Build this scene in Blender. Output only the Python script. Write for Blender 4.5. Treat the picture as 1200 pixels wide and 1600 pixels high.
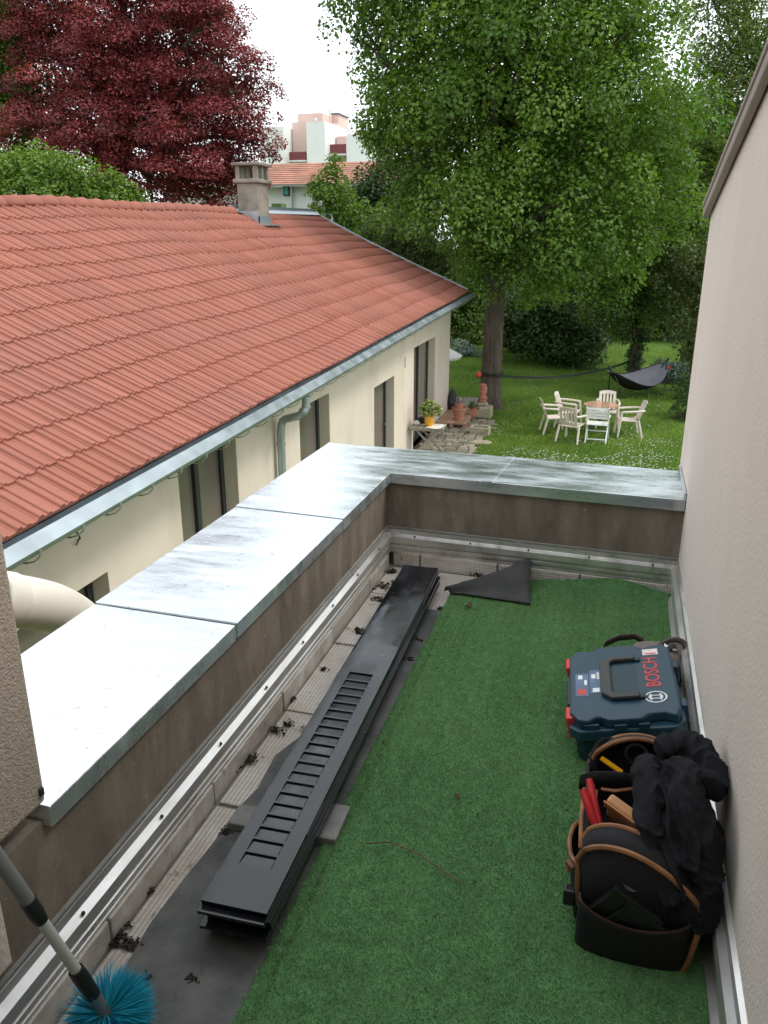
import bpy, math, random
import numpy as np
from mathutils import Matrix, Vector, noise as mnoise

for o in list(bpy.data.objects): bpy.data.objects.remove(o)
scene = bpy.context.scene
COL = scene.collection
R = math.radians

# ------------------------------------------------------------------ camera
F, CX, CY, YH, VX, CAMZ = 1250.0, 600.0, 800.0, 372.0, 986.0, 1.5
PITCH = math.atan((CY-YH)/F)
cp, sp = math.cos(PITCH), math.sin(PITCH)
YAW = math.atan2((VX-CX)/F, cp + (CY-YH)/F*sp)
ca, sa = math.cos(YAW), math.sin(YAW)
cam_d = bpy.data.cameras.new('camera')
cam = bpy.data.objects.new('camera', cam_d); COL.objects.link(cam)
cam.location = (0, 0, CAMZ); cam.rotation_euler = (math.pi/2-PITCH, 0, YAW)
cam_d.sensor_fit = 'VERTICAL'; cam_d.sensor_height = 36.0; cam_d.lens = F/1600*36
cam_d.clip_start = 0.05; cam_d.clip_end = 600
scene.camera = cam
scene.render.resolution_x, scene.render.resolution_y = 768, 1024

# ------------------------------------------------------------------ sky, sun, exposure
SUN_EL = R(52); SUN_VEC = Vector((0.92, 0.24, 0)).normalized()
w = bpy.data.worlds.new('World'); scene.world = w; w.use_nodes = True
nt = w.node_tree; nt.nodes.clear()
N = nt.nodes.new
out = N('ShaderNodeOutputWorld'); bg = N('ShaderNodeBackground'); bg.inputs[1].default_value = 0.12
sky = N('ShaderNodeTexSky'); sky.sky_type = 'NISHITA'; sky.sun_disc = False
sky.sun_elevation = SUN_EL; sky.sun_rotation = math.atan2(SUN_VEC.x, SUN_VEC.y)
tc = N('ShaderNodeTexCoord'); mp = N('ShaderNodeMapping'); mp.inputs['Scale'].default_value = (1.5, 1.5, 4)
nz = N('ShaderNodeTexNoise'); nz.inputs['Scale'].default_value = 1.6; nz.inputs['Detail'].default_value = 7; nz.inputs['Roughness'].default_value = 0.55
rp = N('ShaderNodeValToRGB'); rp.color_ramp.elements[0].position = 0.30; rp.color_ramp.elements[1].position = 0.62
rp.color_ramp.elements[0].color = (0.72, 0.72, 0.72, 1); rp.color_ramp.elements[1].color = (0.97, 0.97, 0.97, 1)
mx = N('ShaderNodeMix'); mx.data_type = 'RGBA'; mx.inputs[7].default_value = (7.5, 7.9, 8.2, 1)
L = nt.links.new
L(tc.outputs['Generated'], mp.inputs[0]); L(mp.outputs[0], nz.inputs['Vector']); L(nz.outputs[0], rp.inputs[0])
L(rp.outputs[0], mx.inputs[0]); L(sky.outputs[0], mx.inputs[6]); L(mx.outputs[2], bg.inputs[0]); L(bg.outputs[0], out.inputs[0])
sun_d = bpy.data.lights.new('sun', 'SUN'); sun_d.energy = 1.1; sun_d.angle = R(14); sun_d.color = (1, 0.95, 0.87)
sun = bpy.data.objects.new('sun', sun_d); COL.objects.link(sun); sun.location = (8, 4, 14)
_sv = Vector((SUN_VEC.x*math.cos(SUN_EL), SUN_VEC.y*math.cos(SUN_EL), math.sin(SUN_EL)))
sun.rotation_euler = _sv.to_track_quat('Z', 'Y').to_euler()
vs = scene.view_settings
vs.view_transform = 'Standard'; vs.look = 'None'; vs.gamma = 1; vs.use_curve_mapping = False
vs.exposure = 1.02

# ------------------------------------------------------------------ pixel -> direction (photo is 1200 x 1600)
def ray(px, py):
    r, u, f = (px-CX)/F, -(py-CY)/F, 1.0
    h = f*cp+u*sp; z = u*cp-f*sp
    return Vector((r*ca-h*sa, r*sa+h*ca, z))
CAM = Vector((0, 0, CAMZ))
def atz(px, py, z): d = ray(px, py); return CAM+d*((z-CAMZ)/d.z)
def aty(px, py, y): d = ray(px, py); return CAM+d*(y/d.y)
def atx(px, py, x): d = ray(px, py); return CAM+d*(x/d.x)
def atplane(px, py, p, n): d = ray(px, py); return CAM+d*((p-CAM).dot(n)/d.dot(n))

# ------------------------------------------------------------------ materials
def new_mat(name):
    m = bpy.data.materials.new(name); m.use_nodes = True
    t = m.node_tree; t.nodes.clear()
    o = t.nodes.new('ShaderNodeOutputMaterial'); b = t.nodes.new('ShaderNodeBsdfPrincipled')
    t.links.new(b.outputs[0], o.inputs[0])
    return m, t, b, o
def rgba(c): return (c[0], c[1], c[2], 1)
def scl(c, k): return (c[0]*k, c[1]*k, c[2]*k)
def coord(t, scale=(1, 1, 1), kind='Object', rot=(0, 0, 0)):
    a = t.nodes.new('ShaderNodeTexCoord'); m = t.nodes.new('ShaderNodeMapping')
    m.inputs['Scale'].default_value = scale; m.inputs['Rotation'].default_value = rot
    t.links.new(a.outputs[kind], m.inputs[0]); return m.outputs[0]
def noise(t, vec, scale, detail=5, rough=0.55):
    n = t.nodes.new('ShaderNodeTexNoise'); n.inputs['Scale'].default_value = scale
    n.inputs['Detail'].default_value = detail; n.inputs['Roughness'].default_value = rough
    t.links.new(vec, n.inputs['Vector']); return n.outputs[0]
def ramp(t, v, p0, p1, c0=(0, 0, 0), c1=(1, 1, 1)):
    r = t.nodes.new('ShaderNodeValToRGB'); e = r.color_ramp.elements
    e[0].position, e[1].position = p0, p1; e[0].color, e[1].color = rgba(c0), rgba(c1)
    t.links.new(v, r.inputs[0]); return r.outputs[0]
def mixc(t, f, a, b, mode='MIX'):
    m = t.nodes.new('ShaderNodeMix'); m.data_type = 'RGBA'; m.blend_type = mode
    for s, v in ((0, f), (6, a), (7, b)):
        if hasattr(v, 'links'): t.links.new(v, m.inputs[s])
        elif s == 0: m.inputs[0].default_value = v
        else: m.inputs[s].default_value = rgba(v)
    return m.outputs[2]
def bump(t, b, h, strength, dist=0.01):
    n = t.nodes.new('ShaderNodeBump'); n.inputs['Strength'].default_value = strength; n.inputs['Distance'].default_value = dist
    t.links.new(h, n.inputs['Height']); t.links.new(n.outputs[0], b.inputs['Normal']); return n
def mat(name, col, rough=0.6, metal=0.0, var=0.18, vs=5.0, bs=0.0, bst=0.3, bd=0.004, spec=0.5, stretch=(1, 1, 1), dirt=None, dirt_scale=2.0, dirt_lim=(0.5, 0.72), rvar=0.0, rand=0.0):
    m, t, b, o = new_mat(name)
    v = coord(t, stretch)
    c = mixc(t, ramp(t, noise(t, v, vs, 6), 0.3, 0.7), scl(col, 1-var), scl(col, 1+var))
    if dirt: c = mixc(t, ramp(t, noise(t, v, dirt_scale, 8, 0.65), *dirt_lim), c, dirt)
    if rand:
        oi = t.nodes.new('ShaderNodeObjectInfo')
        c = mixc(t, 1.0, c, ramp(t, oi.outputs['Random'], 0, 1, (1-rand,)*3, (1+rand*0.4,)*3), 'MULTIPLY')
    t.links.new(c, b.inputs['Base Color'])
    b.inputs['Roughness'].default_value = rough; b.inputs['Metallic'].default_value = metal
    b.inputs['Specular IOR Level'].default_value = spec
    if rvar:
        rr = ramp(t, noise(t, v, vs*1.7, 6), 0.3, 0.7, (max(0.03, rough-rvar),)*3, (min(1, rough+rvar),)*3)
        t.links.new(rr, b.inputs['Roughness'])
    if bs: bump(t, b, noise(t, v, bs, 4), bst, bd)
    return m

def leaf_mat(name, c0, c1, trans=0.3, rough=0.55):
    m, t, b, o = new_mat(name)
    a = t.nodes.new('ShaderNodeAttribute'); a.attribute_name = 'tint'
    c = mixc(t, a.outputs['Fac'], c0, c1)
    t.links.new(c, b.inputs['Base Color']); b.inputs['Roughness'].default_value = rough; b.inputs['Specular IOR Level'].default_value = 0.35
    tr = t.nodes.new('ShaderNodeBsdfTranslucent'); t.links.new(mixc(t, 1.0, c, (1.5, 1.7, 0.7), 'MULTIPLY'), tr.inputs[0])
    ms = t.nodes.new('ShaderNodeMixShader'); ms.inputs[0].default_value = trans
    t.links.new(b.outputs[0], ms.inputs[1]); t.links.new(tr.outputs[0], ms.inputs[2]); t.links.new(ms.outputs[0], o.inputs[0])
    return m

MT = {}
MT['render'] = mat('pale_render', (0.66, 0.585, 0.525), 0.9, var=0.06, vs=1.4, bs=140, bst=0.6, bd=0.006, spec=0.2, stretch=(1, 1, .6), dirt=(0.56, 0.49, 0.43), dirt_scale=1.3, dirt_lim=(0.5, 0.85))
MT['roughcast'] = mat('roughcast', (0.36, 0.30, 0.25), 0.95, var=0.14, vs=90, bs=210, bst=0.9, bd=0.006, spec=0.15)
MT['cream'] = mat('cream_render', (0.64, 0.55, 0.455), 0.9, var=0.05, vs=0.7, bs=120, bst=0.25, bd=0.004, spec=0.2, stretch=(1, 1, .45), dirt=(0.50, 0.42, 0.335), dirt_scale=0.9, dirt_lim=(0.50, 0.78))
MT['whiter'] = mat('white_render', (0.72, 0.72, 0.70), 0.9, var=0.05, vs=0.6)
MT['pinkr'] = mat('pink_render', (0.62, 0.45, 0.40), 0.9, var=0.05, vs=0.6)
MT['maroon'] = mat('maroon_panel', (0.17, 0.035, 0.035), 0.6)
MT['anthracite'] = mat('anthracite_frame', (0.03, 0.032, 0.036), 0.4, var=0.1)
MT['verge'] = mat('verge_trim', (0.27, 0.23, 0.205), 0.7, var=0.12, vs=9)
MT['lightmetal'] = mat('pale_metal', (0.62, 0.61, 0.58), 0.38, metal=0.75, var=0.14, vs=9, stretch=(1, 0.25, 1), dirt=(0.26, 0.22, 0.18), dirt_scale=7, dirt_lim=(0.55, 0.78), rvar=0.15)
MT['gutter'] = mat('gutter_zinc', (0.36, 0.41, 0.43), 0.4, metal=0.7, var=0.18, vs=3, rvar=0.12)
MT['concrete'] = mat('grey_block', (0.20, 0.195, 0.18), 0.9, var=0.2, vs=20, bs=80, bst=0.5)
MT['stone'] = mat('pale_stone', (0.36, 0.32, 0.22), 0.9, var=0.25, vs=7, bs=25, bst=0.7, bd=0.02, dirt=(0.16, 0.15, 0.09), dirt_scale=4)
MT['paver'] = mat('garden_paver', (0.27, 0.24, 0.18), 0.9, var=0.25, vs=5, bs=20, bst=0.6, bd=0.02, dirt=(0.10, 0.12, 0.05), dirt_scale=2.4, rand=0.35)
MT['terracotta'] = mat('terracotta', (0.42, 0.18, 0.115), 0.85, var=0.18, vs=14, bs=60, bst=0.2)
MT['deckwood'] = mat('deck_wood', (0.42, 0.24, 0.155), 0.75, var=0.22, vs=6, stretch=(1, 6, 6), bs=50, bst=0.25, rand=0.3)
MT['greywood'] = mat('grey_wood', (0.33, 0.29, 0.24), 0.8, var=0.2, vs=6, stretch=(6, 1, 6), rand=0.2)
MT['plastic'] = mat('cream_plastic', (0.66, 0.57, 0.49), 0.45, var=0.07, vs=6)
MT['whitepaint'] = mat('white_paint', (0.78, 0.77, 0.75), 0.5, var=0.05, vs=8)
MT['blackplastic'] = mat('black_plastic', (0.012, 0.012, 0.013), 0.35, var=0.2)
MT['binbag'] = mat('bin_bag', (0.018, 0.018, 0.022), 0.3, var=0.2, bs=18, bst=1.0, bd=0.05)
MT['yellow'] = mat('yellow_glaze', (0.72, 0.33, 0.015), 0.3, var=0.06)
MT['paper'] = mat('printed_paper', (0.7, 0.68, 0.62), 0.8, var=0.35, vs=14, spec=0.2)
MT['turquoise'] = mat('turquoise_paint', (0.08, 0.42, 0.42), 0.6)
MT['hamblack'] = mat('hammock_black', (0.010, 0.011, 0.013), 0.65, var=0.2)
MT['hamgrey'] = mat('hammock_grey', (0.22, 0.22, 0.245), 0.6, var=0.15, vs=3, bs=9, bst=0.5, bd=0.05)
MT['strap'] = mat('dark_webbing', (0.02, 0.025, 0.018), 0.8)
MT['orange'] = mat('orange_red', (0.6, 0.08, 0.04), 0.6)
MT['felt'] = mat('bitumen_felt', (0.072, 0.075, 0.070), 0.75, var=0.4, vs=9, bs=220, bst=0.6, bd=0.004, dirt=(0.17, 0.165, 0.15), dirt_scale=6, dirt_lim=(0.46, 0.76))
MT['underfelt'] = mat('carpet_backing', (0.04, 0.04, 0.04), 0.9, var=0.3, vs=12)
MT['teal'] = mat('teal_case', (0.011, 0.046, 0.074), 0.42, var=0.12, vs=12, bs=300, bst=0.25, bd=0.0015)
MT['tealdark'] = mat('teal_case_body', (0.008, 0.036, 0.048), 0.5, var=0.12, vs=12, bs=300, bst=0.25, bd=0.0015)
MT['handle'] = mat('case_handle', (0.035, 0.036, 0.036), 0.5, var=0.1)
MT['latch'] = mat('red_latch', (0.65, 0.035, 0.04), 0.4, var=0.05)
MT['redprint'] = mat('red_print', (0.55, 0.05, 0.05), 0.5, var=0.05)
MT['whiteprint'] = mat('white_print', (0.75, 0.77, 0.78), 0.5, var=0.05)
MT['bluelabel'] = mat('blue_label', (0.09, 0.15, 0.25), 0.35, var=0.3, vs=18)
MT['sticker'] = mat('pale_sticker', (0.7, 0.62, 0.6), 0.5, var=0.15, vs=40)
MT['canvas'] = mat('black_canvas', (0.0075, 0.0075, 0.009), 0.85, var=0.25, vs=20, bs=500, bst=0.5, bd=0.002)
MT['cloth'] = mat('black_fleece', (0.013, 0.0135, 0.016), 0.95, var=0.25, vs=25, bs=200, bst=0.5, bd=0.003, spec=0.2)
MT['tan'] = mat('tan_leather', (0.29, 0.125, 0.05), 0.6, var=0.22, vs=25, bs=150, bst=0.3, bd=0.002, dirt=(0.08, 0.033, 0.016), dirt_scale=10, dirt_lim=(0.47, 0.72))
MT['pouch'] = mat('pale_leather', (0.55, 0.27, 0.11), 0.6, var=0.15, vs=20, bs=120, bst=0.2, bd=0.002)
MT['redgrip'] = mat('red_grip', (0.5, 0.012, 0.018), 0.4, var=0.08)
MT['steel'] = mat('worn_steel', (0.35, 0.34, 0.32), 0.35, metal=0.8, var=0.2, vs=20)
MT['greycloth'] = mat('grey_check', (0.16, 0.135, 0.115), 0.85, var=0.12, vs=30)
MT['brownleather'] = mat('brown_leather', (0.035, 0.017, 0.014), 0.45, var=0.2, vs=12)
MT['polegrey'] = mat('pole_grey', (0.15, 0.155, 0.145), 0.5, var=0.05)
MT['polewhite'] = mat('pole_white', (0.46, 0.47, 0.43), 0.4, var=0.05)
MT['bristle'] = leaf_mat('bristle_blue', (0.012, 0.22, 0.40), (0.03, 0.42, 0.60), 0.2)
MT['deadleaf'] = mat('dead_leaf', (0.11, 0.05, 0.025), 0.8, var=0.3, vs=30)
MT['soil'] = mat('soil', (0.035, 0.022, 0.015), 0.95, var=0.4, vs=30)
MT['bark'] = mat('bark', (0.105, 0.082, 0.062), 0.95, var=0.45, vs=5, stretch=(3, 3, 0.35), bs=9, bst=1.0, bd=0.06)
MT['duct'] = mat('cream_duct', (0.69, 0.64, 0.56), 0.6, var=0.08, vs=4, bs=30, bst=0.15, dirt=(0.42, 0.36, 0.28), dirt_scale=3, dirt_lim=(0.5, 0.8))
MT['chimney'] = mat('chimney_render', (0.27, 0.24, 0.20), 0.95, var=0.2, vs=2.5, bs=25, bst=0.6, bd=0.02, dirt=(0.11, 0.095, 0.075), dirt_scale=1.6, dirt_lim=(0.42, 0.7))
MT['dark'] = mat('dark_void', (0.02, 0.016, 0.02), 0.9)
MT['lead'] = mat('lead_flashing', (0.36, 0.40, 0.43), 0.45, metal=0.6, var=0.15, vs=4)
MT['glass'] = mat('window_glass', (0.15, 0.128, 0.105), 0.06, var=0.1, vs=0.8, spec=0.7)
MT['curtain'] = mat('pale_curtain', (0.35, 0.30, 0.24), 0.9, var=0.08, vs=6, stretch=(8, 8, 0.6))
MT['fartile'] = mat('far_roof_tile', (0.36, 0.17, 0.115), 0.85, var=0.3, vs=1.4, bs=0)

def tile_material():
    m, t, b, o = new_mat('clay_tile')
    oi = t.nodes.new('ShaderNodeObjectInfo'); at = t.nodes.new('ShaderNodeAttribute'); at.attribute_name = 'tint'
    add = t.nodes.new('ShaderNodeMath'); add.operation = 'ADD'; t.links.new(oi.outputs['Random'], add.inputs[0]); t.links.new(at.outputs['Fac'], add.inputs[1])
    fr = t.nodes.new('ShaderNodeMath'); fr.operation = 'FRACT'; t.links.new(add.outputs[0], fr.inputs[0])
    g = t.nodes.new('ShaderNodeNewGeometry')
    n1 = noise(t, g.outputs['Position'], 1.1, 6, 0.6); n2 = noise(t, g.outputs['Position'], 26, 5)
    c = mixc(t, ramp(t, fr.outputs[0], 0.0, 1.0), (0.275, 0.095, 0.063), (0.335, 0.125, 0.086))
    c = mixc(t, ramp(t, n1, 0.40, 0.70), c, (0.275, 0.108, 0.082))
    c = mixc(t, ramp(t, n2, 0.56, 0.76), c, (0.22, 0.105, 0.08))
    t.links.new(c, b.inputs['Base Color']); b.inputs['Roughness'].default_value = 0.78; b.inputs['Specular IOR Level'].default_value = 0.3
    bump(t, b, n2, 0.2, 0.004); return m
MT['tile'] = tile_material()

def zinc_material():
    m, t, b, o = new_mat('zinc_sheet')
    g = t.nodes.new('ShaderNodeNewGeometry')
    mp = t.nodes.new('ShaderNodeMapping'); mp.inputs['Scale'].default_value = (2.2, 9, 5); mp.inputs['Rotation'].default_value = (0, 0, 0.5)
    t.links.new(g.outputs['Position'], mp.inputs[0])
    n1 = noise(t, mp.outputs[0], 1.6, 7, 0.6); n2 = noise(t, g.outputs['Position'], 1.8, 5); n3 = noise(t, g.outputs['Position'], 40, 3)
    c = mixc(t, ramp(t, n1, 0.32, 0.68), (0.60, 0.655, 0.69), (0.82, 0.865, 0.89))
    c = mixc(t, ramp(t, n3, 0.66, 0.74), c, (0.45, 0.47, 0.48))
    t.links.new(c, b.inputs['Base Color']); b.inputs['Metallic'].default_value = 0.88
    rr = ramp(t, n1, 0.30, 0.72, (0.15, 0.15, 0.15), (0.44, 0.44, 0.44)); t.links.new(rr, b.inputs['Roughness'])
    bump(t, b, n2, 0.10, 0.06); return m
MT['zinc'] = zinc_material()

def stained_wall():
    m, t, b, o = new_mat('stained_concrete')
    v = coord(t, (4, 4, 1.1)); v2 = coord(t)
    c = mixc(t, ramp(t, noise(t, v, 2.6, 8, 0.65), 0.30, 0.74), (0.105, 0.085, 0.066), (0.27, 0.228, 0.182))
    c = mixc(t, ramp(t, noise(t, v2, 4.2, 8, 0.7), 0.46, 0.72), c, (0.150, 0.130, 0.105))
    c = mixc(t, ramp(t, noise(t, v2, 55, 3), 0.70, 0.74), c, (0.40, 0.38, 0.33))
    t.links.new(c, b.inputs['Base Color']); b.inputs['Roughness'].default_value = 0.92; b.inputs['Specular IOR Level'].default_value = 0.25
    bump(t, b, noise(t, v2, 45, 5), 0.45, 0.006); return m
MT['stained'] = stained_wall()

def foil_board():
    m, t, b, o = new_mat('foil_board')
    g = t.nodes.new('ShaderNodeNewGeometry')
    def lines(axis, scale):
        wv = t.nodes.new('ShaderNodeTexWave'); wv.wave_type = 'BANDS'; wv.bands_direction = axis
        wv.inputs['Scale'].default_value = scale; wv.inputs['Distortion'].default_value = 0.5; wv.inputs['Detail'].default_value = 1
        t.links.new(g.outputs['Position'], wv.inputs['Vector']); return wv.outputs['Fac']
    a = ramp(t, lines('X', 27), 0.72, 0.97); q = ramp(t, lines('Z', 27), 0.72, 0.97); y = ramp(t, lines('Y', 13), 0.90, 0.99, (0, 0, 0), (.35, .35, .35))
    h = mixc(t, 1.0, mixc(t, 1.0, a, q, 'LIGHTEN'), y, 'LIGHTEN')
    n = noise(t, g.outputs['Position'], 7, 7, 0.65)
    c = mixc(t, h, (0.47, 0.425, 0.375), (0.74, 0.71, 0.66))
    c = mixc(t, ramp(t, n, 0.40, 0.70), c, (0.40, 0.345, 0.285))
    c = mixc(t, ramp(t, noise(t, g.outputs['Position'], 16, 6, 0.7), 0.60, 0.70), c, (0.10, 0.065, 0.045))
    t.links.new(c, b.inputs['Base Color']); b.inputs['Roughness'].default_value = 0.42; b.inputs['Metallic'].default_value = 0.25
    bump(t, b, h, 0.5, 0.003); return m
MT['foil'] = foil_board()

def black_paint():
    m, t, b, o = new_mat('black_enamel')
    v = coord(t, (1, 0.45, 1)); v2 = coord(t)
    n = noise(t, v, 4.2, 6, 0.55); s = noise(t, v2, 90, 4)
    wear = ramp(t, noise(t, v2, 14, 7, 0.7), 0.62, 0.70)
    c = mixc(t, ramp(t, n, 0.42, 0.62), (0.006, 0.007, 0.009), (0.020, 0.023, 0.028))
    c = mixc(t, wear, c, (0.10, 0.085, 0.06)); c = mixc(t, ramp(t, s, 0.68, 0.73), c, (0.14, 0.13, 0.11))
    t.links.new(c, b.inputs['Base Color'])
    t.links.new(ramp(t, n, 0.45, 0.56, (0.06,)*3, (0.27,)*3), b.inputs['Roughness'])
    bump(t, b, noise(t, v2, 5, 3), 0.05, 0.02); return m
MT['black'] = black_paint()

def lawn_material():
    m, t, b, o = new_mat('lawn')
    v = coord(t)
    c = mixc(t, ramp(t, noise(t, v, 0.55, 6), 0.35, 0.68), (0.055, 0.12, 0.015), (0.13, 0.20, 0.028))
    c = mixc(t, ramp(t, noise(t, v, 9, 6, 0.7), 0.45, 0.72), c, (0.025, 0.06, 0.01))
    t.links.new(c, b.inputs['Base Color']); b.inputs['Roughness'].default_value = 0.9; b.inputs['Specular IOR Level'].default_value = 0.15
    bump(t, b, noise(t, v, 30, 5), 0.8, 0.05); return m
MT['lawn'] = lawn_material()
MT['blade'] = leaf_mat('grass_blade', (0.065, 0.145, 0.014), (0.22, 0.30, 0.045), 0.3)
MT['daisy'] = mat('daisy_white', (0.8, 0.8, 0.76), 0.7, var=0.03)
MT['turf'] = mat('turf_base', (0.06, 0.17, 0.055), 0.9, var=0.3, vs=30)
MT['turfblade'] = leaf_mat('turf_fibre', (0.112, 0.230, 0.082), (0.225, 0.375, 0.165), 0.12, 0.6)
MT['leaf_maple'] = leaf_mat('maple_leaf', (0.055, 0.118, 0.014), (0.158, 0.245, 0.038), 0.36)
MT['leaf_beech'] = leaf_mat('beech_leaf', (0.105, 0.017, 0.028), (0.330, 0.066, 0.068), 0.25)
MT['leaf_light'] = leaf_mat('light_leaf', (0.07, 0.14, 0.018), (0.17, 0.25, 0.04), 0.32)
MT['leaf_mid'] = leaf_mat('mid_leaf', (0.05, 0.105, 0.016), (0.14, 0.20, 0.036), 0.3)
MT['leaf_dark'] = leaf_mat('dark_leaf', (0.024, 0.056, 0.014), (0.070, 0.118, 0.028), 0.2)
MT['leaf_olive'] = leaf_mat('olive_leaf', (0.05, 0.075, 0.018), (0.125, 0.15, 0.045), 0.25)
MT['leaf_birch'] = leaf_mat('birch_leaf', (0.085, 0.125, 0.03), (0.20, 0.25, 0.07), 0.32)
MT['leaf_blue'] = leaf_mat('grey_leaf', (0.12, 0.17, 0.16), (0.25, 0.31, 0.29), 0.2)
MT['flower'] = leaf_mat('flower_leaf', (0.10, 0.16, 0.03), (0.42, 0.43, 0.18), 0.2)

# ------------------------------------------------------------------ mesh helpers
WM = {}
def wm(o): return WM.get(o.name, Matrix.Identity(4))
def tag(o, label=None, cat=None, group=None, kind=None):
    if label: o['label'] = label
    if cat: o['category'] = cat
    if group: o['group'] = group
    if kind: o['kind'] = kind
    return o
def thing(name, label, cat, loc=(0, 0, 0), rot=(0, 0, 0), group=None, kind=None):
    o = bpy.data.objects.new(name, None); COL.objects.link(o); o.empty_display_size = 0.1
    o.location = loc; o.rotation_euler = rot
    WM[o.name] = Matrix.LocRotScale(Vector(loc), __import__('mathutils').Euler(rot), Vector((1, 1, 1)))
    return tag(o, label, cat, group, kind)
def link_mesh(me, name, m, parent=None, kind=None):
    o = bpy.data.objects.new(name, me); COL.objects.link(o)
    if m is not None and not me.materials: me.materials.append(MT[m] if isinstance(m, str) else m)
    if parent: o.parent = parent
    if kind: o['kind'] = kind
    WM[o.name] = wm(parent).copy() if parent else Matrix.Identity(4)
    return o

class MB:
    def __init__(s): s.v = []; s.f = []
    def add(s, vs_, fs, M=None):
        n = len(s.v)
        s.v += [tuple(M @ Vector(p)) if M is not None else tuple(p) for p in vs_]
        s.f += [tuple(i+n for i in f) for f in fs]; return s
    def box(s, x0, x1, y0, y1, z0, z1, M=None):
        return s.add([(x, y, z) for z in (z0, z1) for x, y in ((x0, y0), (x1, y0), (x1, y1), (x0, y1))],
                     [(3, 2, 1, 0), (4, 5, 6, 7), (0, 1, 5, 4), (1, 2, 6, 5), (2, 3, 7, 6), (3, 0, 4, 7)], M)
    def cbox(s, c, d, M=None): return s.box(c[0]-d[0]/2, c[0]+d[0]/2, c[1]-d[1]/2, c[1]+d[1]/2, c[2]-d[2]/2, c[2]+d[2]/2, M)
    def bar(s, p, q, wd, ht, up=(0, 0, 1)):
        p, q = Vector(p), Vector(q); d = (q-p); L_ = d.length; d.normalize(); u = Vector(up)
        x = d.cross(u); x = x.normalized() if x.length > 1e-4 else Vector((1, 0, 0)); u = x.cross(d)
        M = Matrix((x, d, u)).transposed().to_4x4(); M.translation = p
        return s.box(-wd/2, wd/2, 0, L_, -ht/2, ht/2, M)
    def prism(s, poly, z0, z1, M=None):
        n = len(poly)
        vs_ = [(p[0], p[1], z0) for p in poly]+[(p[0], p[1], z1) for p in poly]
        fs = [tuple(range(n))[::-1], tuple(range(n, 2*n))]+[(i, (i+1) % n, n+(i+1) % n, n+i) for i in range(n)]
        return s.add(vs_, fs, M)
    def tube(s, pts, r, n=8, caps=True):
        pts = [Vector(p) for p in pts]; rs = r if isinstance(r, (list, tuple)) else [r]*len(pts)
        d = (pts[1]-pts[0]).normalized(); a = d.orthogonal().normalized(); base = len(s.v)
        for i, p in enumerate(pts):
            t = (pts[min(i+1, len(pts)-1)]-pts[max(i-1, 0)]).normalized()
            a = (a-t*a.dot(t)).normalized(); b = t.cross(a)
            for k in range(n):
                th = 2*math.pi*k/n; s.v.append(tuple(p+(a*math.cos(th)+b*math.sin(th))*rs[i]))
        for i in range(len(pts)-1):
            for k in range(n):
                s.f.append((base+i*n+k, base+i*n+(k+1) % n, base+(i+1)*n+(k+1) % n, base+(i+1)*n+k))
        if caps:
            s.f.append(tuple(base+k for k in range(n))[::-1]); s.f.append(tuple(base+(len(pts)-1)*n+k for k in range(n)))
        return s
    def lathe(s, prof, n=20, M=None):
        vs_ = [(r*math.cos(2*math.pi*k/n), r*math.sin(2*math.pi*k/n), z) for r, z in prof for k in range(n)]
        fs = [(i*n+k, i*n+(k+1) % n, (i+1)*n+(k+1) % n, (i+1)*n+k) for i in range(len(prof)-1) for k in range(n)]
        fs += [tuple(range(n))[::-1], tuple((len(prof)-1)*n+k for k in range(n))]
        return s.add(vs_, fs, M)
    def grid(s, nu, nv, fn, M=None):
        vs_ = [fn(i/(nu-1), j/(nv-1)) for i in range(nu) for j in range(nv)]
        fs = [(i*nv+j, (i+1)*nv+j, (i+1)*nv+j+1, i*nv+j+1) for i in range(nu-1) for j in range(nv-1)]
        return s.add(vs_, fs, M)
    def mesh(s, name):
        me = bpy.data.meshes.new(name); me.from_pydata(s.v, [], s.f); me.update(); return me
    def build(s, name, m, parent=None, world=False, smooth=False, bevel=0, kind=None, solid=0, seg=2, sub=0):
        if world and parent:
            I = wm(parent).inverted(); s.v = [tuple(I @ Vector(p)) for p in s.v]
        me = s.mesh(name)
        if smooth:
            me.polygons.foreach_set('use_smooth', [True]*len(me.polygons))
            me.set_sharp_from_angle(angle=R(45))
        o = link_mesh(me, name, m, parent, kind)
        if solid:
            md = o.modifiers.new('solid', 'SOLIDIFY'); md.thickness = solid; md.offset = 0
        if bevel:
            md = o.modifiers.new('bevel', 'BEVEL'); md.width = bevel; md.segments = seg; md.limit_method = 'ANGLE'; md.angle_limit = R(35)
        if sub:
            md = o.modifiers.new('sub', 'SUBSURF'); md.levels = md.render_levels = sub
        return o

def np_mesh(name, V, Fc, tint, m, parent, kind='stuff'):
    me = bpy.data.meshes.new(name); nv, nf, k = len(V), len(Fc), Fc.shape[1]
    if parent:
        I = np.array(wm(parent).inverted()); V = V @ I[:3, :3].T + I[:3, 3]
    me.vertices.add(nv); me.vertices.foreach_set('co', V.astype(np.float32).ravel())
    me.loops.add(nf*k); me.loops.foreach_set('vertex_index', Fc.astype(np.int32).ravel())
    me.polygons.add(nf); me.polygons.foreach_set('loop_start', np.arange(0, nf*k, k, dtype=np.int32))
    a = me.attributes.new('tint', 'FLOAT', 'POINT'); a.data.foreach_set('value', tint.astype(np.float32))
    me.update(calc_edges=True); me.validate()
    return link_mesh(me, name, m, parent, kind)

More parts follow.
